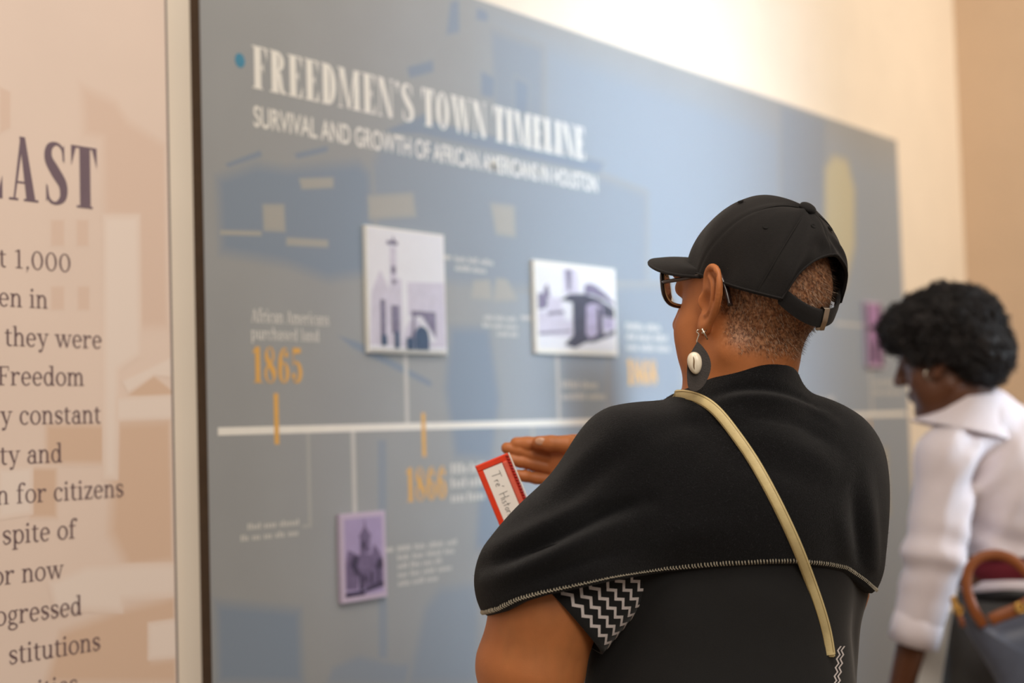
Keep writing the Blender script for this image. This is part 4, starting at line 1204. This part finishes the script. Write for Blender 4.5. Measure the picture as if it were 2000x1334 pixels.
mesh_object('trousers', V, Q, M['trousers'], w1, True)
for s, y in ((-1, -.02), (1, .05)):
    x = P1(1408, 1500)[0] + s*.09
    def shoe_sdf(P):
        dirv = np.array([-.5, .86, 0]); a = np.array([x, y, .045])
        d = smin(cap(P, a-dirv*.03, a+dirv*.15, .042, .034), cap(P, a, a+np.array([0, 0, .05]), .04, .045), .02)
        return smax(d, f32(.002)-P[:, 2], .003)
    V, Q = surface_nets(shoe_sdf, np.array([x-.2, y-.12, -.002]), np.array([x+.12, y+.28, .15]), .008)
    mesh_object('shoe', V, Q, M['shoe'], w1, True)

# ---- shoulder bag: cream strap across the back
bag = thing('shoulder_bag', 'cream strap of a crossbody bag running over the black shawl', 'bag', F1.o, F1.rz)
def drape(P): return np.minimum(shawl_sdf(P), top_sdf(P))
path = catmull([(1320,772),(1340,772),(1372,782),(1402,805),(1436,848),(1470,897),(1500,950),(1528,1005),(1556,1066),(1580,1128),(1600,1185),(1614,1235),(1621,1278)], 8)
hits = []
for u, v in path:
    p = F1.hit(drape, u, v, 1.3, 2.3); hits.append(p)
hits = np.array(hits)
# bridge the step below the hem
k = np.array([.25, .5, .25])
for _ in range(10):
    dsm = hits.copy(); dsm[1:-1] = .25*hits[:-2]+.5*hits[1:-1]+.25*hits[2:]; dsm[:, 1] = np.minimum(dsm[:, 1], hits[:, 1]+.001); hits[1:-1] = dsm[1:-1]
camo = F1.R.T @ (CAM_POS-F1.o)
def ribbon(mb, pts, w, thick, prof=9):
    G = []
    for i, p in enumerate(pts):
        t = pts[min(i+1, len(pts)-1)]-pts[max(i-1, 0)]; t /= np.linalg.norm(t)
        n = camo-p; n -= t*(n @ t); n /= np.linalg.norm(n); s = np.cross(t, n)
        ring = []
        for j in range(prof):
            a = PI*j/(prof-1); ring.append(p + s*math.cos(a)*w/2 + n*(thick*math.sin(a)**.6))
        for j in range(1, prof-1):
            a = PI*j/(prof-1); ring.append(p - s*math.cos(a)*w/2 - n*.001)
        G.append(ring)
    mb.grid(G, closed=True)
    mb.add(G[0], [tuple(range(len(G[0])))]); mb.add(G[-1], [tuple(range(len(G[-1])))[::-1]])
    return G
sfold = np.maximum(fold_height(hits), 0)
lift = [h + (camo-h)/np.linalg.norm(camo-h)*(.0015+e_) for h, e_ in zip(hits, sfold)]
top0 = lift[0]
front = [lift[0]+np.array([.016, .060, -.04]), lift[0]+np.array([.012, .035, -.016]), lift[0]+np.array([.005, .014, -.002])]
mb = MB(); ribbon(mb, [np.array(p) for p in front+lift], .0125, .0034)
strap = mb.build('strap', M['strap'], bag, True)
mb = MB()
for i in range(2, len(lift)-1):
    for a in (.25, .75):
        p = lift[i-1]+(lift[i]-lift[i-1])*a; t = lift[i]-lift[i-1]; t /= np.linalg.norm(t); n = camo-p; n -= t*(n @ t); n /= np.linalg.norm(n); s = np.cross(t, n)
        for sg in (1, -1):
            c = p + s*sg*.0043 + n*.0030; mb.tube([c-t*.0011, c+t*.0011], .0004, 4)
mb.build('stitching', M['strap_dark'], strap)
def pouch_sdf(P):
    c = P1(1470, 1560, .26); q = np.abs(P-c.astype(f32))-np.array([.07, .02, .055], f32)
    return np.sqrt((np.maximum(q, 0)**2).sum(1))-f32(.016)
V, Q = surface_nets(pouch_sdf, P1(1470, 1560, .26)-.18, P1(1470, 1560, .26)+.18, .008)
mesh_object('pouch', V, Q, M['strap'], bag, True)
pa = lift[-1]; pb = P1(1500, 1540, .20)
mb = MB(); mb.tube(catmull([pa, P1(1628, 1310, .03), P1(1632, 1400, .10), pb], 8), .0055, 8, flat=.5); mb.build('strap_end', M['strap'], bag, True)

# ---- red case with handwritten label
rc = thing('red_case', 'narrow red case with white handwritten label held in front of the shawl', 'case', F1.o, F1.rz)
tl, tr = lh(928, 911), lh(991, 885)
xa = (tr-tl); Wd = np.linalg.norm(xa); xa /= Wd
bl = lh(970, 1037); ya = bl-tl; ya -= xa*(ya @ xa); ya /= np.linalg.norm(ya); za = np.cross(xa, ya)
if za[1] > 0: za = -za                         # towards the camera
def cp(x, y, z=0.0): return tl + xa*x + ya*y + za*z
Lc = .150
def cbox(mb, x0, y0, x1, y1, z0, z1, ch=.0012):
    A = [cp(x0, y0, z0), cp(x1, y0, z0), cp(x1, y1, z0), cp(x0, y1, z0)]
    Bv = [cp(x0, y0, z1-ch), cp(x1, y0, z1-ch), cp(x1, y1, z1-ch), cp(x0, y1, z1-ch)]
    Cv = [cp(x0+ch, y0+ch, z1), cp(x1-ch, y0+ch, z1), cp(x1-ch, y1-ch, z1), cp(x0+ch, y1-ch, z1)]
    mb.add(A+Bv+Cv, [(3,2,1,0),(0,1,5,4),(1,2,6,5),(2,3,7,6),(3,0,4,7),(4,5,9,8),(5,6,10,9),(6,7,11,10),(7,4,8,11),(8,9,10,11)])
mb = MB(); cbox(mb, 0, 0, Wd, Lc, -.010, 0); case = mb.build('case_body', M['red'], rc)
mb = MB(); cbox(mb, .0, .0, Wd*.80, .0085, .0, .0016); cbox(mb, .0, .0085, .0075, Lc, .0, .0016); mb.build('raised_border', M['red'], rc)
mb = MB(); cbox(mb, .0345, .0085, .0415, Lc, .0, .0014); mb.build('clear_strip', M['pink'], rc)
mb = MB(); mb.add([cp(.0078, .0088, .0008), cp(.0342, .0088, .0008), cp(.0342, Lc-.006, .0008), cp(.0078, Lc-.006, .0008)], [(0, 1, 2, 3)])
mb.add([cp(.0078, .0088, .0003), cp(.0342, .0088, .0003), cp(.0342, Lc-.006, .0003), cp(.0078, Lc-.006, .0003)], [(3, 2, 1, 0)])
mb.build('paper_label', M['paper'], rc)
mb = MB()
for j in range(34):
    y = .002+j*.0042
    mb.tube([cp(Wd-.0030, y, .0012), cp(Wd+.0002, y+.0026, .0012)], .0013, 6)
mb.build('ridge_binding', M['red_dark'], rc, True)
mb = MB(); mb.tube([cp(Wd+.0016, .0, .0), cp(Wd+.0016, Lc, .0)], .0011, 6); mb.build('edge_gleam', M['paper'], rc)  # white tube paints in the gleam along the case's right edge
# handwriting runs down the label
HW = {
 'T': [[(0, 1), (.75, 1.02)], [(.36, 1), (.30, 0)]],
 'r': [[(0, .45), (.05, 0)], [(.03, .28), (.15, .42), (.28, .42)]],
 'e': [[(0, .22), (.28, .28), (.22, .44), (.08, .40), (.0, .18), (.10, .0), (.30, .06)]],
 "'": [[(0, .62), (.12, .85)]],
 'H': [[(0, 1), (.04, 0)], [(.55, 1), (.50, 0)], [(.02, .5), (.54, .52)]],
 'i': [[(0, .45), (.03, 0)], [(.04, .66), (.06, .68)]],
 's': [[(.25, .42), (.08, .40), (.10, .24), (.24, .14), (.14, .0), (.0, .04)]],
 't': [[(.1, .8), (.12, 0)], [(-.02, .5), (.28, .54)]],
 'o': [[(.15, .42), (.0, .24), (.10, .02), (.28, .14), (.24, .36), (.14, .43)]],
 'c': [[(.28, .36), (.10, .42), (.0, .20), (.12, .0), (.30, .06)]],
}
mb = MB()
def write(txt, y0, x0, size, gap=.18):
    y = y0
    for ch in txt:
        wd = 0
        for stroke in HW[ch]:
            pts = [cp(x0 + (1.0-p[1])*-size + 0, y + p[0]*size, .0011) for p in stroke]
            pts = [cp(x0 + p[1]*size, y + p[0]*size, .0011) for p in stroke]
            if len(pts) > 2: pts = catmull(pts, 4)
            mb.tube(pts, .00026, 5); wd = max(wd, max(p[0] for p in stroke))
        y += (wd+gap)*size
    return y
y = write("Tre'", .0165, .0155, .0118, .13)
write('Historic', y+.006, .0150, .0118, .13)
mb.build('handwritten_lettering', M['ink'], rc)

# ================================================================ the woman in the white shirt
F2 = Frame(1880, 3.30)
P2 = F2.P
w2 = thing('person', 'person with black curly hair in a white shirt, looking down beside the panel', 'person', F2.o, F2.rz)
H2 = HeadFrame(P2(1850, 703, 0.0), math.radians(24), math.radians(-14))
s2_l, e2_l, c2_l, h2_l = P2(1842, 900, -.07), P2(1826, 1090, -.07), P2(1787, 1235, -.05), P2(1752, 1372, -.02)
s2_r = P2(2030, 900, .12)
t2 = P2(1965, 950, .05)
def body2_sdf(P):
    d = head_sdf(H2.to(P), neck_to=tuple(H2.to(np.array([P2(1905, 800, .0)], f32))[0]), neck_r=(.054, .060))
    d = smin(d, ell(P, t2, (.105, .115, .16)), .05)
    d = smin(d, ell(P, P2(1965, 1120, .05), (.105, .115, .18)), .06)
    d = smin(d, cap(P, P2(1905, 815, 0), s2_l, .03, .040), .03)
    d = smin(d, chain(P, [s2_l, e2_l, c2_l, h2_l], [.045, .042, .033, .025], .01), .02)
    d = smin(d, ell(P, P2(1745, 1408, .0), (.020, .040, .045)), .015)
    for i, (du, dd) in enumerate(((-22, .03), (-10, .01), (2, -.01), (14, -.03))):
        d = smin(d, chain(P, [P2(1742, 1430, dd*.6), P2(1742+du*.6, 1470, dd), P2(1748+du*.6, 1496, dd-.01)], [.010, .009, .008], .002), .004)
    d = smin(d, chain(P, [P2(1740, 1395, -.03), P2(1752, 1425, -.045), P2(1762, 1450, -.04)], [.012, .010, .008], .003), .005)
    d = smin(d, chain(P, [s2_r, P2(2050, 1110, .16), P2(2040, 1300, .0)], [.045, .040, .033], .01), .02)
    return d
lo2 = H2.o
parts = [surface_nets(body2_sdf, lo2+np.array([-.14, -.14, -.20]), lo2+np.array([.15, .14, .14]), .003),
         surface_nets(body2_sdf, np.array([P2(1700, 1500)[0], -.18, P2(1700, 1510)[2]]), np.array([P2(1840, 1200)[0]+.01, .12, P2(1840, 1205)[2]]), .0035),
         surface_nets(body2_sdf, np.array([P2(1990, 1300)[0]-.06, -.22, P2(2000, 1380)[2]]), np.array([.32, .25, P2(2000, 1180)[2]]), .006),
         surface_nets(body2_sdf, np.array([P2(1780, 1200)[0], -.20, .80]), np.array([.32, .30, lo2[2]-.13]), .012)]
V, Q = join_parts(parts)
body2 = mesh_object('body', V, Q, M['skin_dark'], w2, True)

# ---- tightly curled hair
def afro_sdf(P):
    q = H2.to(P)
    d = ell(q, (-.026, 0, .046), (.112, .108, .108))
    d = smin(d, ell(q, (.040, 0, .080), (.080, .088, .066)), .03)
    d = smin(d, ell(q, (-.072, 0, -.010), (.062, .088, .062)), .03)
    d = smax(d, -ell(q, (.100, 0, -.035), (.085, .105, .085)), .02)
    d = smax(d, -ell(q, (.015, .085, -.050), (.045, .045, .050)), .012)
    d = smax(d, -ell(q, (.015, -.085, -.050), (.045, .045, .050)), .012)
    d = d - .011*smooth_noise(q, 60, 11) - .010*smooth_noise(q, 150, 12)
    return d
V, Q = surface_nets(afro_sdf, lo2-.24, lo2+.26, .0045)
nrm = np.zeros_like(V)
fn = np.cross(V[Q[:, 1]]-V[Q[:, 0]], V[Q[:, 3]]-V[Q[:, 0]])
for k in range(4): np.add.at(nrm, Q[:, k], fn)
nrm /= np.linalg.norm(nrm, axis=1)[:, None]+1e-12
mb = MB(); mb.v = [tuple(p) for p in V]; mb.f = [tuple(q) for q in Q]
for i in rng.choice(len(V), 2300, replace=False):
    # little spirals standing out of the mass
    p, n = V[i], nrm[i]
    if n @ (H2.out((1, 0, 0))-H2.o) > .8: pass
    a = np.cross(n, rng.normal(size=3)); a /= np.linalg.norm(a); b = np.cross(n, a); r = .0045+.003*rng.random(); L = .006+.012*rng.random()
    pts = [p + n*(L*t-.003) + r*(math.cos(9*t)*a+math.sin(9*t)*b) for t in np.linspace(0, 1, 9)]
    mb.tube(pts, [.0012]*8+[.0005], 3, caps=False)
mb.build('hair', M['afro'], w2, True)
lobe2 = F2.hit(body2_sdf, 1814, 722, 2.4, 3.8)
mb = MB(); c = lobe2 + np.array([0, -.006, -.010]); mb.tube([c + np.array([.0105*math.cos(2*PI*k/20), .003*math.cos(2*PI*k/20), .0105*math.sin(2*PI*k/20)]) for k in range(21)], .0016, 8, caps=False)
mb.build('hoop_earring', M['silver'], w2, True)

# ---- white shirt
def shirt_sdf(P):
    d = ell(P, P2(1968, 955, .05), (.128, .150, .165))
    d = smin(d, ell(P, P2(1972, 1085, .05), (.112, .130, .13)), .06)
    d = smin(d, cap(P, P2(1905, 822, .0), P2(1846, 893, -.06), .052, .058), .04)
    d = smin(d, cap(P, P2(1893, 800, .0), P2(1900, 840, .02), .062, .075), .03)
    d = smin(d, cap(P, P2(1925, 815, .02), P2(2025, 880, .10), .060, .060), .05)
    d = smin(d, chain(P, [P2(1846, 893, -.06), P2(1828, 1080, -.07), P2(1792, 1222, -.052)], [.058, .064, .050], .02), .03)
    d = smin(d, chain(P, [P2(2030, 890, .12), P2(2062, 1110, .16)], [.06, .06], .02), .03)
    x, y, z = P[:, 0], P[:, 1], P[:, 2]
    d = d - f32(.006)*np.sin(70*x - 42*z + 2.5*np.sin(12*z)).astype(f32)*np.exp(-((x-.01)/.07)**2).astype(f32)
    d = d - f32(.005)*np.sin(85*z + 30*x + 1.5*np.sin(20*x)).astype(f32)*np.exp(-((z-f32(P2(1900, 1070)[2]))/.06)**2).astype(f32)
    d = d - .0018*smooth_noise(P*np.array([1, 1, .45], f32), 34, 21)
    return smax(d, f32(P2(1950, 1250)[2])-z, .004)
V, Q = surface_nets(shirt_sdf, np.array([P2(1730, 1000)[0], -.22, P2(1950, 1265)[2]]), np.array([.34, .34, P2(1900, 740)[2]]), .0055)
keep = np.ones(len(Q), bool)
ctr = V[Q].mean(1)
zc = P2(1950, 1084)[2]
keep &= ~((ctr[:, 2] < zc) & (ctr[:, 0] > P2(1872, 1100)[0]+(ctr[:, 2]-zc)*.3))
shirt = mesh_object('shirt', V, Q[keep], M['shirt'], w2, True)
def ring_band(pts_c, rads, seg=48, up=None):
    mb = MB(); mb.tube(pts_c, rads, seg, caps=False, up=up); return mb
# turned-back cuff
mb = MB()
a, b = P2(1798, 1196, -.055), P2(1783, 1256, -.05)
mb.tube([a, a*.98+b*.02, a*.5+b*.5, b*.98+a*.02, b, b*.97+a*.03, a*.6+b*.4], [.046, .0515, .0535, .0530, .0500, .047, .044], 40, caps=False)
mb.build('cuff', M['shirt'], shirt, True)
# stand collar
mb = MB()
ca = P2(1888, 806, -.005); cb = P2(1872, 770, -.0)
axc = (cb-ca)/np.linalg.norm(cb-ca); axc = np.array([.30, 0, .95]); axc /= np.linalg.norm(axc)
q1 = np.array([axc[2], 0, -axc[0]]); q2 = np.cross(axc, q1)
def cring(h, r, lift): return [P2(1888, 792, .0) + axc*(h + lift*math.cos(t)) + r*(1.12*math.cos(t)*q1 + math.sin(t)*q2) for t in np.linspace(0, 2*PI, 60, endpoint=False)]
mb.grid(np.array([cring(-.055, .095, .008), cring(-.030, .080, .018), cring(-.008, .071, .024), cring(.010, .0675, .026), cring(.022, .066, .027), cring(.023, .063, .027), cring(.010, .062, .026), cring(-.02, .062, .02)]), closed=True)
mb.build('collar', M['shirt'], shirt, True)
# sash, shirt tail, belt, skirt
def torso_ring(v, rx, ry, uc=1972, dc=.05, wob=0.0, n=72):
    c = P2(uc, v, dc); return [c + np.array([rx*math.cos(t), ry*math.sin(t), wob*math.sin(3*t+1)]) for t in np.linspace(0, 2*PI, n, endpoint=False)]
mb = MB(); mb.grid(np.array([torso_ring(1076, .100, .118), torso_ring(1080, .108, .126, wob=.002), torso_ring(1104, .111, .129, wob=.003), torso_ring(1126, .108, .126, wob=.004), torso_ring(1130, .10, .118)])[::-1], closed=True)
mb.build('sash', M['burgundy'], w2, True)
mb = MB(); mb.grid(np.array([torso_ring(1118, .100, .118), torso_ring(1124, .107, .126, wob=.003), torso_ring(1142, .111, .130, wob=.006), torso_ring(1148, .107, .126, wob=.006), torso_ring(1140, .10, .12)])[::-1], closed=True)
mb.build('shirt_tail', M['shirt'], shirt, True)
mb = MB(); mb.grid(np.array([torso_ring(1136, .098, .118), torso_ring(1137, .108, .127), torso_ring(1164, .110, .129), torso_ring(1166, .10, .12)])[::-1], closed=True)
mb.build('belt', M['belt'], w2, True)
mb = MB()
rows = [torso_ring(1158, .100, .12), torso_ring(1162, .108, .127), torso_ring(1230, .128, .145, wob=.0), torso_ring(1334, .140, .158), torso_ring(1600, .155, .18), torso_ring(1900, .175, .205), torso_ring(1904, .168, .198)]
for r in rows[2:]:
    c = np.mean(r, 0)
    for k in range(len(r)): r[k] = c + (r[k]-c)*(1+.02*math.sin(9*2*PI*k/len(r)))
mb.grid(np.array(rows)[::-1], closed=True); mb.build('skirt', M['skirt'], w2, True)
mb = MB()
for s in (-1, 1):
    x, y = P2(1972, 1334)[0]-.02, .05+s*.07
    mb2 = MB(); mb2.tube([(x, y, .52), (x, y, .30), (x+.005, y, .07)], [.062, .055, .040], 20); mb2.build('leg', M['skin_dark'], w2, True)
    def shoe2(P):
        a = np.array([x, y, .04]); return smax(smin(cap(P, a+np.array([.03, 0, 0]), a+np.array([-.15, .05, -.005]), .040, .034), cap(P, a, a+np.array([0, 0, .05]), .042, .046), .02), f32(.002)-P[:, 2], .003)
    V, Q = surface_nets(shoe2, np.array([x-.25, y-.1, -.002]), np.array([x+.12, y+.15, .15]), .009)
    mesh_object('shoe', V, Q, M['shoe'], w2, True)

# ---- folded sheet in her lowered hand
A = [P2(1800, 1192, .02), P2(1860, 1196, .05), P2(1832, 1372, .03), P2(1768, 1368, .0)]
A[0] = P2(1812, 1194, .02); A[3] = P2(1776, 1440, .0); A[2] = P2(1822, 1444, .03)
mb = MB()
for dy in (0.0, .006):
    o_ = np.array([dy*.3, dy, 0])
    f_, b_ = [p + o_ for p in A], [p + o_ + np.array([0, .0016, 0]) for p in A]
    mb.add(f_+b_, [(3,2,1,0),(4,5,6,7),(0,1,5,4),(1,2,6,5),(2,3,7,6),(3,0,4,7)])
pr = mb.build('paper_sheet', M['paper']); pr.location = F2.o; pr.rotation_euler = (0, 0, F2.rz)
tag(pr, 'white folded paper held below the white shirt cuff', 'paper')

# ---- handbag with tan handles
hb = thing('handbag', 'slate blue handbag with tan leather handles at the hip of the white shirt', 'handbag', F2.o, F2.rz)
BD = -.17
def b2(u, v, d=0.0): return P2(u, v, BD+d)
outline = catmull([b2(*p) for p in ((1868,1196),(1886,1212),(1930,1222),(1985,1206),(2050,1186),(2110,1180),(2120,1290),(2110,1400),(2040,1432),(1978,1405),(1945,1330),(1905,1262),(1868,1196))], 5)
n = len(outline); cb_ = sum(outline)/n
def bag_layer(k, dy): return [cb_ + (p-cb_)*k + np.array([0, dy, 0]) for p in outline]
mb = MB(); mb.grid(np.array([bag_layer(.02, -.045), bag_layer(.45, -.044), bag_layer(.75, -.038), bag_layer(.92, -.026), bag_layer(1.0, 0), bag_layer(.92, .026), bag_layer(.75, .038), bag_layer(.45, .044), bag_layer(.02, .045)]), closed=True)
mb.build('bag_body', M['bag_blue'], hb, True)
def strap_tube(pts, w, flat): 
    mb = MB(); mb.tube(catmull(pts, 8), w, 12, flat=flat, up=(0, -1, 0)); return mb
strap_tube([b2(1922,1222,-.045), b2(1902,1190,-.05), b2(1889,1150,-.05), b2(1892,1112,-.05), b2(1915,1088,-.05), b2(1955,1084,-.05), b2(1990,1102,-.05), b2(2020,1140,-.05), b2(2040,1200,-.045)], .0105, .55).build('handle', M['tan_leather'], hb, True)
strap_tube([b2(1934,1212,-.052), b2(1952,1203,-.056), b2(1985,1190,-.056), b2(2020,1170,-.052), b2(2045,1150,-.045)], .0125, .5).build('handle', M['tan_leather'], hb, True)
mb = MB(); mb.tube([b2(1870,1196,-.03), b2(1878,1212,-.035), b2(1880,1224,-.035)], .010, 10, flat=.5); mb.build('leather_tab', M['tan_leather'], hb, True)
for (u, v, r) in ((1992, 1187, .009), (1873, 1192, .008), (1863, 1172, .006), (1866, 1182, .006)):
    mb = MB(); c = b2(u, v, -.066 if u > 1900 else -.04); mb.tube([c + r*np.array([math.cos(2*PI*k/16), 0, math.sin(2*PI*k/16)]) for k in range(17)], r*.35, 8, caps=False); mb.ellipsoid(c, (r*.6, r*.3, r*.6), 10, 6)
    mb.build('gold_ring', M['gold'], hb, True)
